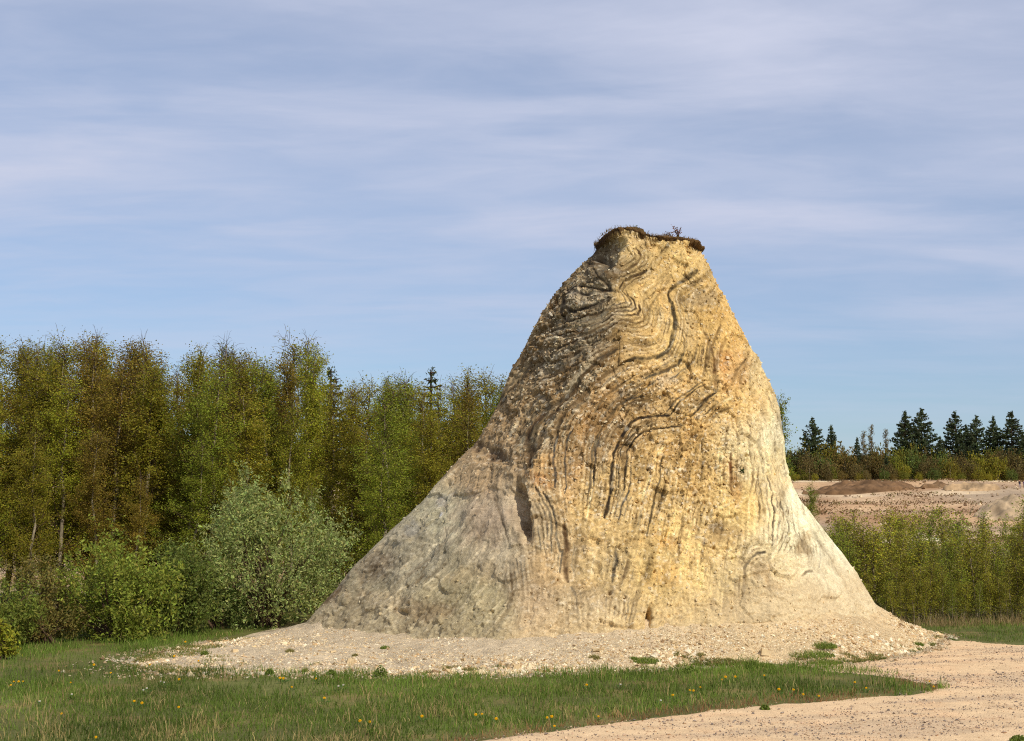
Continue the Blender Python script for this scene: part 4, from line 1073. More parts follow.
DAND = [(15, 678), (20, 679), (24, 678), (13, 683), (64, 713), (135, 701), (143, 702), (180, 705), (181, 677), (187, 641), (175, 655), (200, 660), (280, 678), (284, 678), (292, 686), (317, 679), (324, 699), (422, 716), (362, 721), (370, 721), (477, 714), (483, 713), (497, 719), (547, 717), (551, 718), (554, 727), (587, 685), (598, 716), (673, 696), (689, 689), (693, 690), (699, 686), (721, 676), (724, 676), (764, 673), (735, 674), (778, 690), (792, 689), (802, 692), (818, 693), (854, 681), (866, 686), (928, 679), (932, 684), (95, 663), (112, 671), (60, 668), (72, 680), (150, 664), (98, 735)]
for u, v in DAND:
    x, y = on_ground(u, v + 6)
    o = obj('dandelion', dmesh, None, (x, y, float(height(np.array([x]), np.array([y]))[0])))
    o.rotation_euler = (.75 + random.uniform(-.15, .15), random.uniform(-.2, .2), 0); sc_ = random.uniform(.8, 1.25); o.scale = (sc_,) * 3
    zone = 'in the grass strip left of the mound' if u < 330 else ('in the grass strip below the middle of the mound' if u < 640 else 'near the right tip of the grass strip')
    tag(o, 'yellow dandelion flower ' + zone, 'dandelion', 'dandelions ' + zone)
for u, v in [(165, 682), (145, 690), (148, 688), (161, 681), (338, 687), (343, 686), (660, 701), (40, 702), (72, 695), (620, 684)]:
    x, y = on_ground(u, v + 5)
    o = obj('daisy', wmesh, None, (x, y, float(height(np.array([x]), np.array([y]))[0])))
    o.rotation_euler = (.7, random.uniform(-.2, .2), 0)
    tag(o, 'small white flower among the meadow grass', 'flower', 'white flowers in the meadow')

# ------------------------------------------------------------------ trees
def leafcol(n, rng, amp=.22): return np.clip(1 + amp * rng.normal(size=(n, 1)), .4, 1.7) * (1 + .08 * rng.normal(size=(n, 3)))
def birch_proto(seed, H, spread=1.0, leaf=.036, nb=62, per=15, airy=0.0, lowb=.08, steep=0):
    rng = np.random.default_rng(seed)
    tk = MB(); cr_ = MB(); cw = MB()
    k_ = 9; t = np.linspace(0, 1, k_)
    sway = np.cumsum(rng.normal(0, .06, (k_, 2)), 0) * H / 8
    tp = np.stack([sway[:, 0], sway[:, 1], t * H], -1); tp[0, :2] = 0; tp[0, 2] = -.1
    tk.tube(tp, .065 * H / 8 * (1 - t) ** .8 + .006, 6)
    lc = []
    for b in range(nb):
        f = (b + rng.random()) / nb; f = lowb + (.99 - lowb) * f ** .9
        p0 = np.array([np.interp(f, t, tp[:, q]) for q in range(3)])
        L_ = spread * (H * .17 * (1 - f) ** .75 + .17) * rng.uniform(.7, 1.25)
        az = rng.random() * 6.28; el = math.radians(rng.uniform(30, 62) + 15 * f + steep)
        d_ = np.array([math.cos(az) * math.cos(el), math.sin(az) * math.cos(el), math.sin(el)])
        pts = [p0]; dd_ = d_.copy()
        for s_ in range(4):
            dd_ = dd_ + rng.normal(0, .13, 3) + np.array([0, 0, .08 - .10 * s_]); dd_ /= np.linalg.norm(dd_)
            pts.append(pts[-1] + dd_ * L_ / 4)
        pts = np.array(pts)
        cw.tube(pts, np.linspace(.014, .004, 5) * H / 8, 3)
        for tw in range(6):
            s_ = rng.uniform(.2, 1.0); q0 = np.array([np.interp(s_ * 4, range(5), pts[:, q]) for q in range(3)])
            dt = d_ * .5 + rng.normal(0, .6, 3) + [0, 0, .25]; dt /= np.linalg.norm(dt)
            q1_ = q0 + dt * rng.uniform(.2, .5) * H / 8
            q2_ = q1_ + (dt + [0, 0, -.55]) * .16
            if tw < 3: cw.tube([q0, q1_, q2_], [.005, .004, .002], 3)
            npl = int(per * rng.uniform(.5, 1.4) * (1 - airy * max(0, f - .72) * 3))
            if npl > 0:
                ws = rng.random((npl, 1)); pl = q0 + (q1_ - q0) * ws * 1.15 + rng.normal(0, .075, (npl, 3))
                lc.append(pl)
    lc = np.concatenate(lc)
    hue = leafcol(len(lc), rng)
    cr_.quads(lc, leaf * rng.uniform(.65, 1.3, len(lc)), rng, .7, hue)
    return tk.mesh('trunk', M_BARK, smooth=True), cr_.mesh('crown', M_LEAF, True), cw.mesh('branches', M_TWIG), H
def stand(name, proto, loc, hgt, colr, label, cat, group=None, rot=None, wide=1.0, parts=('trunk', 'crown', 'branches')):
    o = empty(name, loc); s_ = hgt / proto[3]
    o.scale = (s_ * wide, s_ * wide, s_); o.rotation_euler = (0, 0, random.random() * 6.28 if rot is None else rot)
    for nm, me in zip(parts, proto[:3]):
        if me is None: continue
        if nm == 'branches': c = obj('branches', me, o.children[-1])
        else: c = obj(nm, me, o)
        if nm == 'crown': c.color = (*(np.array(colr) * 1.85), 1)
    tag(o, label, cat, group)
    return o
BIRCH = [birch_proto(100 + i, 8.0, sp, .027, nb, per, ai) for i, (sp, nb, per, ai) in enumerate([(1.3, 84, 46, 1.1), (1.15, 78, 46, 1.0), (1.45, 90, 44, 1.2), (1.2, 80, 44, 1.3), (1.35, 86, 46, 1.0), (1.1, 76, 44, 1.2)])]
TOPS = np.array([(-260, 345), (-60, 338), (0, 336), (30, 345), (60, 341), (95, 333), (120, 352), (142, 340), (165, 366), (190, 350), (217, 340), (250, 352), (275, 362), (302, 337), (330, 372), (350, 382), (380, 376), (405, 376), (430, 378), (455, 376), (480, 366), (500, 372), (520, 385), (700, 430), (800, 440)], float)
GREEN, OLIVE, RUSSET, YEL = lin((102, 106, 32)), lin((112, 104, 30)), lin((108, 92, 32)), lin((116, 114, 32))
def birch_kind(u):
    p = {'russet': .10, 'olive': .42, 'green': .28, 'yellow': .20}
    for c0, w_, k_ in ((100, 45, 'russet'), (240, 28, 'russet'), (145, 25, 'russet'), (210, 22, 'green'), (25, 40, 'olive'), (310, 35, 'yellow'), (280, 16, 'green'), (345, 30, 'olive'), (400, 30, 'green'), (470, 30, 'olive')):
        if abs(u - c0) < w_: p[k_] += .7
    ks = list(p); tot = sum(p.values()); r = random.random() * tot
    for k_ in ks:
        r -= p[k_]
        if r <= 0: return k_
    return ks[-1]
KC = {'russet': RUSSET, 'olive': OLIVE, 'green': GREEN, 'yellow': YEL}
KN = {'russet': 'russet-brown', 'olive': 'olive', 'green': 'green', 'yellow': 'yellow-green'}
rows_ = [(40.0, 1.15, -110, 480, 60), (42.0, 1.15, -140, 510, 22), (44.5, 1.15, -160, 540, 6), (47.0, 1.15, -170, 560, 3), (50.0, 1.2, -180, 600, 3), (53.5, 1.2, -190, 640, 3)]
def anchor(u):
    return ('at the left edge' if u < 50 else 'above the yellow-green bush' if u < 165 else 'above the willow bush' if u < 290 else 'right of the willow bush' if u < 400 else 'beside the mound')
for ri, (Yr, sp, ua, ub, drop) in enumerate(rows_):
    x = (ua - CX) / F * Yr; xe = (ub - CX) / F * Yr
    while x < xe:
        y = Yr + random.uniform(-.9, .9); u, _ = proj(x, y, 3)
        v = np.interp(u, TOPS[:, 0], TOPS[:, 1]) + drop * random.uniform(.6, 1.7) + random.uniform(1, 13)
        if ri == 0: v += random.uniform(0, 60)
        if ri == 1: v += random.uniform(-4, 22)
        gz = float(height(np.array([x]), np.array([y]))[0])
        h = at_y(u, v, y)[1] - gz
        k_ = birch_kind(u); j = random.uniform(.8, 1.15)
        rw = ['low at the front', 'in the front row', 'in the second row', 'in the middle row', 'in the rear', 'at the very back'][ri]
        stand('birch_tree', random.choice(BIRCH), (x, y, gz - .03), h, KC[k_] * j, f'{KN[k_]} birch {rw} of the wood, {anchor(u)}', 'tree', 'young birches of the left wood', wide=random.uniform(1.1, 1.5))
        x += sp * random.uniform(.7, 1.3)
# the tall wispy tip and the birch that leans out behind the right flank
WISP = birch_proto(190, 8.0, .95, .036, 60, 12, 1.3)
for (u, v, Yb, k_, lb_) in ((302, 336, 44.5, 'green', 'tall birch with wispy bare top rising above the wood'), (217, 339, 45.0, 'green', 'tall green birch standing out above the round willow bush'), (97, 332, 45.5, 'olive', 'tall slender birch rising above the left part of the wood'), (142, 338, 45.2, 'olive', 'narrow birch top right of the tall slender one')):
    x, z = at_y(u, v, Yb); stand('birch_tree', WISP, (x, Yb, -.03), z, KC[k_], lb_, 'tree', 'young birches of the left wood', wide=.8)
DROOP = birch_proto(193, 8.0, 1.0, .04, 60, 13, .5)
x, z = at_y(779, 398, 47.0); gz = float(height(np.array([x]), np.array([47.0]))[0])
stand('birch_tree', DROOP, (x, 47.0, gz - .03), z - gz, GREEN, 'airy birch peeping out behind the right flank of the mound', 'tree', None, wide=.8)

# bushes
def bush_proto(seed, W, H, n, leaf, lobes=26, asp=.45):
    rng = np.random.default_rng(seed); st_ = MB(); lf = MB()
    cs = []
    for i in range(lobes):
        a = rng.random() * 6.28; q = rng.random() ** .5
        zc_ = H * (.08 + .82 * rng.random() * (1 - .55 * q * q)); r_ = W / 2 * q * math.sqrt(max(.05, 1 - ((zc_ / H - .42) / .62) ** 2))
        cs.append((r_ * math.cos(a), r_ * math.sin(a), zc_, rng.uniform(.20, .34) * min(W, H)))
    cs = np.array(cs)
    for i in range(0, lobes):
        p1_ = cs[i, :3]; p0 = np.array([rng.normal(0, .12), rng.normal(0, .12), -.08])
        mid = (p0 + p1_) / 2 + rng.normal(0, .1, 3) + [0, 0, .15 * H * rng.random()]
        st_.tube([p0, mid, p1_], [.035, .022, .008], 4)
    which = rng.integers(0, lobes, n)
    d_ = rng.normal(size=(n, 3)); d_ /= np.linalg.norm(d_, axis=1)[:, None]
    rad = cs[which, 3] * (rng.random(n) ** .45) * (1 + .25 * rng.normal(size=n))
    # sprays: leaves gather along short upright shoots
    c = cs[which, :3] + d_ * rad[:, None]
    nsh = n // 26; sh = c[rng.integers(0, n, nsh)]; sd = rng.normal(0, .45, (nsh, 3)) + [0, 0, .8]; sd += (sh - [0, 0, H * .4]) * .35 / H; sd /= np.linalg.norm(sd, axis=1)[:, None]
    wh = rng.integers(0, nsh, n); L_ = rng.random(n) * .34 * H / 3.5
    c2 = sh[wh] + sd[wh] * L_[:, None] + rng.normal(0, .045, (n, 3))
    m_ = rng.random(n) < .78
    c = np.where(m_[:, None], c2, c); c = c[c[:, 2] > .06]
    lf.quads(c, leaf * rng.uniform(.6, 1.3, len(c)), rng, asp, leafcol(len(c), rng, .28), up=.3)
    return st_.mesh('stem', M_TWIG), lf.mesh('foliage', M_LEAF, True), None, H
def bush(name, u, vb, vt, wpx, n, leaf, colr, label, seed, lobes=26, cat='bush', dy=1.2, group=None):
    x, y = on_ground(u, vb); y += dy; x = x * y / (y - dy)
    gz = float(height(np.array([x]), np.array([y]))[0])
    H_ = at_y(u, vt, y)[1] - gz; W_ = wpx * y / F
    pr = bush_proto(seed, W_, H_, n, leaf, lobes)
    return stand(name, pr, (x, y, gz), H_, colr, label, cat, group, 0, 1.0, ('stem', 'foliage', None))
def fixcol(o, colr):
    for c in o.children:
        if c.name.startswith('foliage'): c.color = (*(np.array(colr) * 1.6), 1)
WIL = lin((128, 134, 76)); YB = lin((112, 118, 44)); BB = lin((104, 94, 46)); DB = lin((100, 106, 42))
for a_ in [
 ('willow_bush', 268, 632, 462, 128, 26000, .042, WIL, 'large round grey-green willow bush left of the mound', 301, 34),
 ('leafy_bush', 112, 645, 528, 110, 18000, .044, YB, 'bright yellow-green leafy bush in front of the birches', 302, 26),
 ('leafy_bush', 172, 640, 532, 76, 12000, .042, lin((90, 98, 42)), 'mid-green bush wedged between the yellow-green one and the willow', 303, 20),
 ('leafy_bush', 42, 650, 556, 76, 11000, .034, BB, 'brownish olive bush near the left edge of the wood', 304, 20),
 ('leafy_bush', -4, 655, 560, 70, 9000, .036, DB, 'green bush cut by the left edge of the picture', 305, 18),
 ('leafy_bush', -2, 668, 622, 26, 1800, .036, lin((122, 120, 36)), 'small yellow-green bush low at the left edge', 306, 9),
 ('leafy_bush', 335, 627, 575, 46, 5000, .034, lin((84, 92, 40)), 'shaded green bush between the willow and the mound foot', 307, 16),
 ('leafy_bush', 215, 634, 560, 50, 6000, .036, lin((84, 96, 44)), 'darker bush at the left foot of the big willow', 308, 14)]:
    o = bush(*a_[:11]); fixcol(o, a_[7])

# conifers
def spruce_proto(seed, H, W, tiers, leaf, n_per, bare=0.0):
    rng = np.random.default_rng(seed); tk = MB(); cr_ = MB(); cw = MB()
    tk.tube([(0, 0, -.2), (0, 0, H * .5), (0, 0, H)], [.022 * H, .012 * H, .003 * H], 6)
    for t in range(tiers):
        f = .08 + .92 * (t + rng.random() * .6) / tiers; nb = 7 if f < .8 else 5
        for b in range(nb):
            a = rng.random() * 6.28; L_ = W / 2 * ((1 - f) ** .8 * .95 + .06) * rng.uniform(.7, 1.25)
            z0 = f * H; s_ = np.linspace(0, 1, 5)
            z_ = z0 - L_ * .28 * s_ + L_ * .42 * s_ ** 2
            pts = np.stack([np.cos(a) * L_ * s_, np.sin(a) * L_ * s_, z_], -1)
            cw.tube(pts, np.linspace(.006, .0015, 5) * H, 3)
            m_ = max(3, int(n_per * L_ / (W / 2))); q = .12 + .9 * rng.random(m_) ** .8
            c = np.stack([np.interp(q, s_, pts[:, i]) for i in range(3)], -1)
            side = np.array([-math.sin(a), math.cos(a), 0]); c = c + side * (rng.normal(0, .13, m_) * L_ * (1.1 - q))[:, None]; c[:, 2] -= np.abs(rng.normal(0, .05, m_)) * W * .35
            cr_.quads(c, leaf * rng.uniform(.6, 1.3, m_), rng, .45, leafcol(m_, rng, .3), up=-.2)
    n = tiers * 4
    cr_.quads(np.stack([rng.normal(0, .012 * H, n), rng.normal(0, .012 * H, n), H * (.8 + .21 * rng.random(n))], -1), leaf * .6, rng, .4, leafcol(n, rng), up=1.5)
    return tk.mesh('trunk', M_DARKBARK), cr_.mesh('crown', M_LEAF, True), cw.mesh('branches', M_DARKBARK), H
SPR = [spruce_proto(400 + i, 16, w_, 30, .40, npr) for i, (w_, npr) in enumerate([(11.5, 46), (10, 44), (13, 44), (7.5, 40)])]
SCOL = lin((62, 70, 44))
def gz_(x, y): return float(height(np.array([x]), np.array([y]))[0])
FARS = [(812, 417, 408, 0, 1.0, 'dark spruce standing alone nearest the mound'), (831, 425, 412, 3, 1.0, 'narrow spruce right of the lone dark spruce'), (857, 437, 404, 3, .8, 'small dark spruce above the bushes left of the spruce group'),
 (905, 411, 410, 1, 1.1, 'left spruce of the tall pair above the quarry'), (921, 408, 412, 2, 1.0, 'right spruce of the tall pair above the quarry'), (955, 411, 410, 0, 1.0, 'spruce with stepped left side in the middle of the row'), (976, 415, 412, 2, .9, 'dense spruce right of the stepped one'), (966, 425, 416, 1, 1.0, 'lower spruce filling the gap in the middle of the row'),
 (993, 416, 411, 1, .9, 'slim spruce in the right part of the row'), (1011, 411, 409, 0, 1.15, 'broad spruce at the right end of the row'), (940, 436, 406, 1, .8, 'low dark spruce in the dip between the groups'), (1032, 420, 412, 2, 1.0, 'spruce cut by the right edge of the picture'), (886, 452, 398, 3, .9, 'short dark conifer among the far bushes')]
for u, v, Ys, pi_, wd, lb_ in FARS:
    x, z = at_y(u, v, Ys); g0 = gz_(x, Ys)
    stand('spruce_tree', SPR[pi_], (x, Ys, g0 - .1), z - g0, SCOL * random.uniform(.8, 1.15), lb_, 'spruce', 'far spruces above the quarry', wide=wd)
SPN = spruce_proto(420, 9.5, 4.2, 30, .12, 26)
for u, v, Ys, lb_ in ((331, 366, 56.5, 'dark conifer top showing over the birches'), (431, 367, 63.0, 'dark conifer top showing over the birches nearest the mound')):
    x, z = at_y(u, v, Ys); g0 = gz_(x, Ys)
    stand('spruce_tree', SPN, (x, Ys, g0 - .1), z - g0, SCOL, lb_, 'spruce')
# far broadleaf trees in front of the spruces
def far_proto(seed, H, W, n, leaf, lobes):
    rng = np.random.default_rng(seed); p = bush_proto(seed, W, H, n, leaf, lobes, .7)
    tk = MB(); tk.tube([(0, 0, -.2), (rng.normal(0, .2), 0, H * .4), (rng.normal(0, .3), 0, H * .8)], [.16, .11, .03], 5)
    return tk.mesh('trunk', M_BARK), p[1], None, H
def far_birch(seed):
    t_, c_l, w_, H_ = birch_proto(seed, 8.0, 1.35, .085, 46, 8, .8)
    return t_, c_l, w_, H_
FAR = [far_proto(500, 9, 8, 5200, .24, 30), far_proto(501, 9, 6.5, 4600, .24, 26), far_proto(502, 9, 10, 6000, .24, 34)]
FB = [far_birch(510), far_birch(511)]
FC = [lin((104, 104, 40)), lin((118, 108, 42)), lin((96, 84, 48)), lin((88, 98, 46)), lin((122, 116, 40)), lin((108, 92, 46))]
FN = ['green', 'yellowish green', 'brown-twigged', 'dull green', 'bright yellow-green', 'russet']
u = 772.0
while u < 1075:
    for rw, (Ys, vt) in enumerate(((395, 470), (398, 460), (402, 451), (407, 445))):
        uu = u + random.uniform(-7, 7); v = vt + random.uniform(-6, 9) - (4 if 900 < uu < 1000 and rw == 1 else 0)
        x, z = at_y(uu, v, Ys + random.uniform(-1.5, 1.5)); g0 = gz_(x, Ys); ci = random.randrange(6)
        if 845 < uu < 895 and rw: ci = random.choice((2, 5, 2, 0))
        pr = random.choice(FAR)
        place = 'below the lone spruce' if uu < 845 else 'left of the spruce group' if uu < 895 else 'below the spruce pair' if uu < 940 else 'below the right spruces'
        stand('far_tree', pr, (x, Ys, g0 - .1), max(2.5, z - g0), FC[ci] * random.uniform(.75, 1.1), f'{FN[ci]} leafy tree on the quarry rim, {place}', 'tree', 'leafy trees on the quarry rim', wide=random.uniform(.8, 1.1) * .8)
    u += random.uniform(11, 16)
for i in range(30):
    uu = 545 + 225 * i / 30 + random.uniform(-5, 5); Ys = (397, 403)[i % 2]; v = (458, 449)[i % 2] + random.uniform(-5, 7); ci = random.randrange(6)
    x, z = at_y(uu, v, Ys); g0 = gz_(x, Ys)
    stand('far_tree', random.choice(FAR), (x, Ys, g0 - .1), z - g0, FC[ci] * random.uniform(.75, 1.1), f'{FN[ci]} leafy tree on the quarry rim, screened by the mound', 'tree', 'leafy trees screened by the mound', wide=random.uniform(.9, 1.3))
for uu, v, lb_ in ((871, 426, 'thin bare-topped birch left of the spruce pair'), (863, 432, 'small round-topped birch left of the thin one'), (887, 430, 'twiggy birch against the tall spruce pair'), (842, 446, 'low birch in the dip right of the narrow spruce'), (800, 448, 'far birch at the edge of the mound')):
    x, z = at_y(uu, v, 405); g0 = gz_(x, 405)
    stand('far_tree', random.choice(FB), (x, 405 + random.uniform(-2, 2), g0 - .1), z - g0, FC[2] * 1.0, lb_, 'tree', None, wide=.9)

# ------------------------------------------------------------------ sapling thicket on the right
SAP = [birch_proto(600 + i, 3.0, sp_, .028, nb, per, .6, .01, 12) for i, (sp_, nb, per) in enumerate([(1.9, 44, 9), (1.6, 40, 9), (2.1, 46, 8), (1.75, 42, 9)])]
SK = [('olive', lin((112, 108, 36))), ('green', lin((104, 110, 36))), ('yellow-green', lin((120, 116, 36)))]
def sap_row(Ys, u0, u1, sp, vt, rw):
    x = (u0 - CX) / F * Ys; xe = (u1 - CX) / F * Ys
    while x < xe:
        y = Ys + random.uniform(-.9, .9) * (1 if Ys > 39 else .3); u_, _ = proj(x, y, 1)
        dipv = 10 * math.exp(-((u_ - 985) / 25) ** 2) if Ys > 45 else 0
        v = vt + random.choice((-20, -8, -2, 2, 6, 12, 20)) + random.uniform(-4, 4) + np.interp(u_, [800, 850, 900, 960, 985, 1010, 1040], [0, 4, 6, 4, 8, -5, -6])
        g0 = gz_(x, y); z = at_y(u_, v, y)[1]
        k_, c_0 = random.choice(SK)
        pl = 'beside the mound' if u_ < 890 else 'below the brown heaps' if u_ < 970 else 'at the right picture edge'
        stand('sapling', random.choice(SAP), (x, y, g0 - .02), max(.9, z - g0), c_0 * random.uniform(.95, 1.3), f'{k_} birch sapling in the thicket {rw}, {pl}', 'sapling', 'birch saplings of the right thicket', wide=random.uniform(1.0, 1.6)).rotation_euler[0] = random.uniform(-.14, .14)
        x += sp * random.uniform(.7, 1.3)
for Ys, vt, sp, rw in ((37.9, 592, .28, 'front'), (38.3, 568, .28, 'front'), (38.8, 548, .30, 'front'), (39.6, 540, .32, 'front'), (41.0, 537, .36, 'middle'), (43.0, 535, .42, 'middle'), (46, 533, .5, 'middle'), (50, 532, .6, 'back'), (57, 532, .8, 'back')):
    sap_row(Ys, 815 if Ys < 42 else 790, 1050, sp, vt, rw)
mb = MB(); n = 2200
x = RNG.uniform((865 - CX) / F * 38, (1090 - CX) / F * 38, n); y = 37.9 - .9 * RNG.random(n) ** 1.6 + .35 * fbm(P2(x * .9, x * 0), 3, 820)
blade_set(mb, np.stack([x, y, height(x, y) - .01], -1), (.08 + .2 * RNG.random(n) ** 1.5) * np.clip(1 + fbm(P2(x * 2, y * 2), 3, 822), .3, 1.8), np.full(n, .010), .1 + .6 * RNG.random(n), lin((172, 148, 100))[None] * RNG.uniform(.5, 1.1, (n, 1)), RNG)
tag(obj('straw_grass', mb.mesh('straw_grass', M_GRASS, True)), 'tall straw coloured dead grass along the foot of the thicket', 'grass', kind='stuff')
x, z = at_y(812, 488, 75); g0 = gz_(x, 75.0)
stand('birch_tree', BIRCH[1], (x, 75, g0), z - g0, GREEN, 'green birch peeping over the thicket against the quarry beside the mound', 'tree', None, wide=1.0)

# ------------------------------------------------------------------ quarry heaps
def heap(name, u, v, wpx, hpx, Ys, colr, label, seed, dep=1.6):
    x, zt = at_y(u, v, Ys); W_ = wpx * Ys / F; H_ = hpx * Ys / F * 1.15; g0 = gz_(x, Ys)
    na_, nr_ = 120, 34; a = np.linspace(0, 2 * math.pi, na_, endpoint=False); s_ = np.linspace(0, 1, nr_) ** .8
    A_, S_ = np.meshgrid(a, s_); r_ = S_ * (1 + .12 * fbm(np.stack([np.cos(A_), np.sin(A_), 0 * A_ + seed], -1) * 1.6, 2, seed))
    X, Y = W_ / 2 * r_ * np.cos(A_), W_ / 2 * dep / 3 * r_ * np.sin(A_)
    Zr = height(X + x, Y + Ys) - g0
    Z = Zr + H_ * np.clip(1 - S_ ** 1.8, 0, 1) * (1 + .6 * fbm(P2(X * .25, Y * .25, seed), 3, seed + 3)) + 1.3 * fbm(P2(X * .4, Y * .55, seed), 4, seed + 7) * (S_ < .95) - .25 * (S_ > .97)
    i_, j_ = np.meshgrid(np.arange(nr_ - 1), np.arange(na_), indexing='ij')
    Q = np.stack([i_ * na_ + j_, i_ * na_ + (j_ + 1) % na_, (i_ + 1) * na_ + (j_ + 1) % na_, (i_ + 1) * na_ + j_], -1).reshape(-1, 4)[:, ::-1]
    cc = lin(colr) * (1 + .75 * fbm(P2(X * .6, Y * .6, seed), 4, seed + 9))[..., None]
    o = obj(name, mesh_np(name, np.stack([X, Y, Z], -1).reshape(-1, 3), Q, M_GROUND, np.clip(cc, .02, .8).reshape(-1, 3), True), None, (x, Ys, g0))
    tag(o, label, 'spoil heap')
heap('spoil_heap', 860, 500, 120, 7.5, 345, (116, 88, 60), 'long dark brown spoil heap on the quarry slope', 701)
heap('spoil_heap', 938, 500, 42, 7, 345, (128, 100, 70), 'small brown spoil heap right of the long one', 702)
heap('spoil_heap', 1016, 528, 84, 14, 262, (180, 156, 122), 'pale spoil heap at the right edge of the quarry', 703, 2.2)
heap('spoil_heap', 972, 500, 60, 3.5, 335, (168, 140, 104), 'low tan spoil heap below the two people', 704)
heap('spoil_heap', 915, 527, 90, 6, 215, (226, 208, 172), 'low pale bank just above the sapling tops', 705, 1.0)
# rocks on the quarry slope
n = 2600
x = RNG.uniform(30, 145, n); y = RNG.uniform(200, 388, n); m_ = np.abs(x / y - .25) < .12; x, y = x[m_], y[m_]; n = len(x)
cl = lin(np.array([(120, 92, 66), (160, 136, 104), (214, 190, 150)]))[RNG.choice(3, n, p=[.4, .3, .3])]
V, Fc, Cc = stones(np.stack([x, y, height(x, y)], -1), .12 + .5 * RNG.random(n) ** 3, cl, RNG)
qs = obj('quarry_rubble', mesh_np('quarry_rubble', V, Fc, M_STONE, Cc))
tag(qs, 'scattered lumps of rubble over the far quarry slope', 'rubble', kind='stuff')

n = 6500
x = RNG.uniform(30, 150, n); y = RNG.uniform(195, 392, n)
m_ = (np.abs(x / y - .25) < .12) & (fbm(P2(x * .06, y * .025), 4, 801) + .25 * RNG.random(n) > .18); x, y = x[m_], y[m_]; n = len(x)
mb = MB(); k3 = 5
cx3 = np.repeat(np.stack([x, y, height(x, y)], -1), k3, 0) + RNG.normal(0, 1, (n * k3, 3)) * [.5, .7, .0] + np.stack([0 * np.arange(n * k3), 0 * np.arange(n * k3), .05 + .4 * RNG.random(n * k3)], -1)
sc3 = lin(np.array([(128, 98, 64), (150, 124, 84), (122, 116, 62), (104, 84, 58)]))[np.repeat(RNG.choice(4, n, p=[.35, .3, .15, .2]), k3)] * RNG.uniform(.7, 1.2, (n * k3, 1))
mb.quads(cx3, .10 + .15 * RNG.random(n * k3), RNG, .7, sc3)
sb_ = obj('dry_scrub', mb.mesh('dry_scrub', M_GRASS, True)); tag(sb_, 'brown dry scrub growing in patches on the quarry slope', 'scrub', kind='stuff')

# ------------------------------------------------------------------ small plants on the mound
def twig_shrub(name, loc, H_, W_, n, leaf, colr, label):
    rng = np.random.default_rng(77 + int(H_ * 1000)); o = empty(name, loc); st_ = MB(); lf = MB(); cs = []
    for i in range(9):
        e_ = np.array([rng.normal(0, W_ * .35), rng.normal(0, W_ * .35), H_ * rng.uniform(.45, 1.0)])
        st_.tube([(0, 0, -.06), e_ * [.4, .4, .55], e_], [.008, .006, .003], 3); cs.append(e_)
    cs = np.array(cs); wh = rng.integers(0, 9, n)
    c = cs[wh] * rng.uniform(.6, 1.02, (n, 1)) + rng.normal(0, .022, (n, 3))
    lf.quads(c, leaf * rng.uniform(.6, 1.3, n), rng, .6, leafcol(n, rng, .3))
    obj('stem', st_.mesh('stem', M_TWIG), o); f_ = obj('foliage', lf.mesh('foliage', M_LEAF, True), o); f_.color = (*colr, 1)
    tag(o, label, 'shrub'); return o
def top_z(u):
    i = int(np.argmin(np.abs(urim - u) + 1000 * (rim[:, 1] > Y0))); return rim[i]
p = top_z(680); twig_shrub('small_shrub', (p[0], p[1] + .25, p[2] + .06), .27, .16, 90, .022, lin((128, 82, 54)), 'small reddish-brown shrub growing on top of the mound')
p = top_z(668); twig_shrub('small_shrub', (p[0], p[1] + .2, p[2] + .05), .10, .2, 70, .02, lin((116, 84, 56)), 'low brown twiggy shrub left of the reddish one on top')
p = top_z(637); twig_shrub('small_shrub', (p[0], p[1] + .3, p[2] + .06), .13, .1, 50, .016, lin((100, 112, 84)), 'tiny grey-green plant on the left part of the top')
# green plant rooted in the face
i_ = np.argmin((FU[:, :nf] - 742) ** 2 + (FV[:, :nf] - 471) ** 2); rI, cI = np.unravel_index(i_, (NVR, nf)); p = ROCK[rI, cI]
mb = MB(); cc = lin((60, 76, 34))[None] * RNG.uniform(.6, 1.3, (60, 1)); mb.quads(RNG.normal(0, .028, (60, 3)), .022, RNG, .6, cc)
mb.tube([(0, .08, 0), (0, 0, 0)], [.006, .004], 3, lin((60, 60, 30)))
o = obj('cliff_plant', mb.mesh('cliff_plant', M_GRASS, True), None, (p[0], p[1] - .01, p[2])); tag(o, 'tiny dark green plant rooted in the right face of the mound', 'plant')

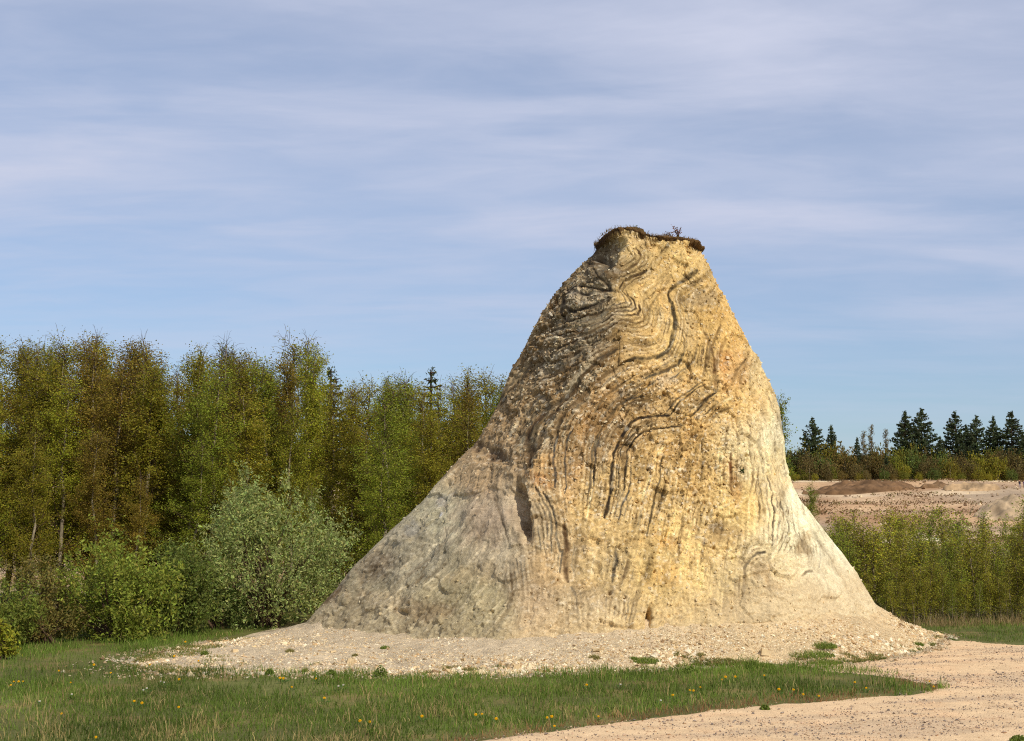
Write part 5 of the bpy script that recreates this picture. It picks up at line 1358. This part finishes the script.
# ------------------------------------------------------------------ two people on the quarry rim
def person(loc, rot, top, legs, label, stride):
    me = bpy.data.meshes.new('body')
    J = {'pel': (0, 0, .95), 'chest': (0, 0, 1.30), 'neck': (0, 0, 1.48), 'head': (0, .01, 1.60), 'crown': (0, 0, 1.73), 'ls': (.18, 0, 1.40), 'le': (.25, .03, 1.12), 'lh': (.24, -.08, .88), 'rs': (-.18, 0, 1.40), 're': (-.25, .03, 1.12), 'rh': (-.23, -.10, .90),
         'lhip': (.10, 0, .90), 'lk': (.11, -stride * .6, .50), 'la': (.11, -stride, .08), 'lt': (.12, -stride - .18, .03), 'rhip': (-.10, 0, .90), 'rk': (-.11, stride * .3, .50), 'ra': (-.11, stride, .08), 'rt': (-.12, stride - .18, .03)}
    R_ = dict(pel=.15, chest=.17, neck=.06, head=.10, crown=.07, ls=.07, le=.05, lh=.04, rs=.07, re=.05, rh=.04, lhip=.10, lk=.07, la=.045, lt=.04, rhip=.10, rk=.07, ra=.045, rt=.04)
    ks = list(J); ix = {k_: i for i, k_ in enumerate(ks)}
    E_ = [('pel', 'chest'), ('chest', 'neck'), ('neck', 'head'), ('head', 'crown'), ('chest', 'ls'), ('ls', 'le'), ('le', 'lh'), ('chest', 'rs'), ('rs', 're'), ('re', 'rh'), ('pel', 'lhip'), ('lhip', 'lk'), ('lk', 'la'), ('la', 'lt'), ('pel', 'rhip'), ('rhip', 'rk'), ('rk', 'ra'), ('ra', 'rt')]
    me.from_pydata([J[k_] for k_ in ks], [(ix[a], ix[b]) for a, b in E_], [])
    o = obj('person', me, None, loc); o.rotation_euler = (0, 0, rot)
    sk = o.modifiers.new('skin', 'SKIN')
    if not me.skin_vertices: 
        bpy.context.view_layer.objects.active = o
    for k_ in ks: me.skin_vertices[0].data[ix[k_]].radius = (R_[k_], R_[k_] * .8)
    me.skin_vertices[0].data[0].use_root = True
    ss_ = o.modifiers.new('sub', 'SUBSURF'); ss_.levels = ss_.render_levels = 1
    m, t, b = new_mat('clothes')
    tcn = ND(t, 'ShaderNodeTexCoord'); sp_ = ND(t, 'ShaderNodeSeparateXYZ'); t.links.new(tcn.outputs['Object'], sp_.inputs[0])
    rp = ND(t, 'ShaderNodeValToRGB'); rp.color_ramp.interpolation = 'CONSTANT'
    e_ = rp.color_ramp.elements; e_[0].position = 0; e_[0].color = (.03, .03, .03, 1); e_[1].position = .06; e_[1].color = (*lin(legs), 1)
    for ps, cl_ in ((.50, top), (.815, (196, 150, 122)), (.925, (60, 44, 32))):
        q = e_.new(ps); q.color = (*lin(cl_), 1)
    dv = ND(t, 'ShaderNodeMath', operation='DIVIDE'); dv.inputs[1].default_value = 1.8
    t.links.new(sp_.outputs[2], dv.inputs[0]); t.links.new(dv.outputs[0], rp.inputs[0]); t.links.new(rp.outputs[0], b.inputs['Base Color'])
    me.materials.append(m)
    tag(o, label, 'person')
def add_person(u, Ys, rot, top, legs, label, stride):
    x, _ = at_y(u, 487, Ys); person((x, Ys, gz_(x, Ys)), rot, top, legs, label, stride)
def find_y(u, v):
    best = None
    for Ys in np.arange(300, 396, .5):
        x, z = at_y(u, v, Ys)
        if gz_(x, Ys) >= z: return Ys
    return 388
add_person(1019.7, find_y(1019.7, 488), .3, (40, 34, 48), (120, 120, 140), 'person in dark jacket and light trousers standing on the quarry rim', .10)
add_person(1024.2, find_y(1024.2, 488.5), -.4, (86, 70, 110), (70, 66, 84), 'person in purple top cut by the right edge of the picture', .12)
# look-alikes that only their place tells apart: count them from the left
sets_ = {}
for o in list(COL.objects):
    if o.parent is None and o.get('category') in ('tree', 'sapling', 'stone', 'dandelion', 'flower'): sets_.setdefault(o['label'], []).append(o)
ORD = ['leftmost', 'second from left', 'third from left', 'fourth from left', 'fifth from left', 'sixth from left']
for lb_, os2 in sets_.items():
    if 1 < len(os2) <= 6:
        os2.sort(key=lambda o: proj(o.location.x, o.location.y, 1.0)[0])
        for i, o in enumerate(os2): o['label'] = lb_ + ', ' + (ORD[i] if i < len(os2) - 1 or i == 0 else 'rightmost')
print('objects', len(bpy.data.objects), 'tris', sum(len(m.loop_triangles) if m.loop_triangles else len(m.polygons) * 2 for m in bpy.data.meshes))
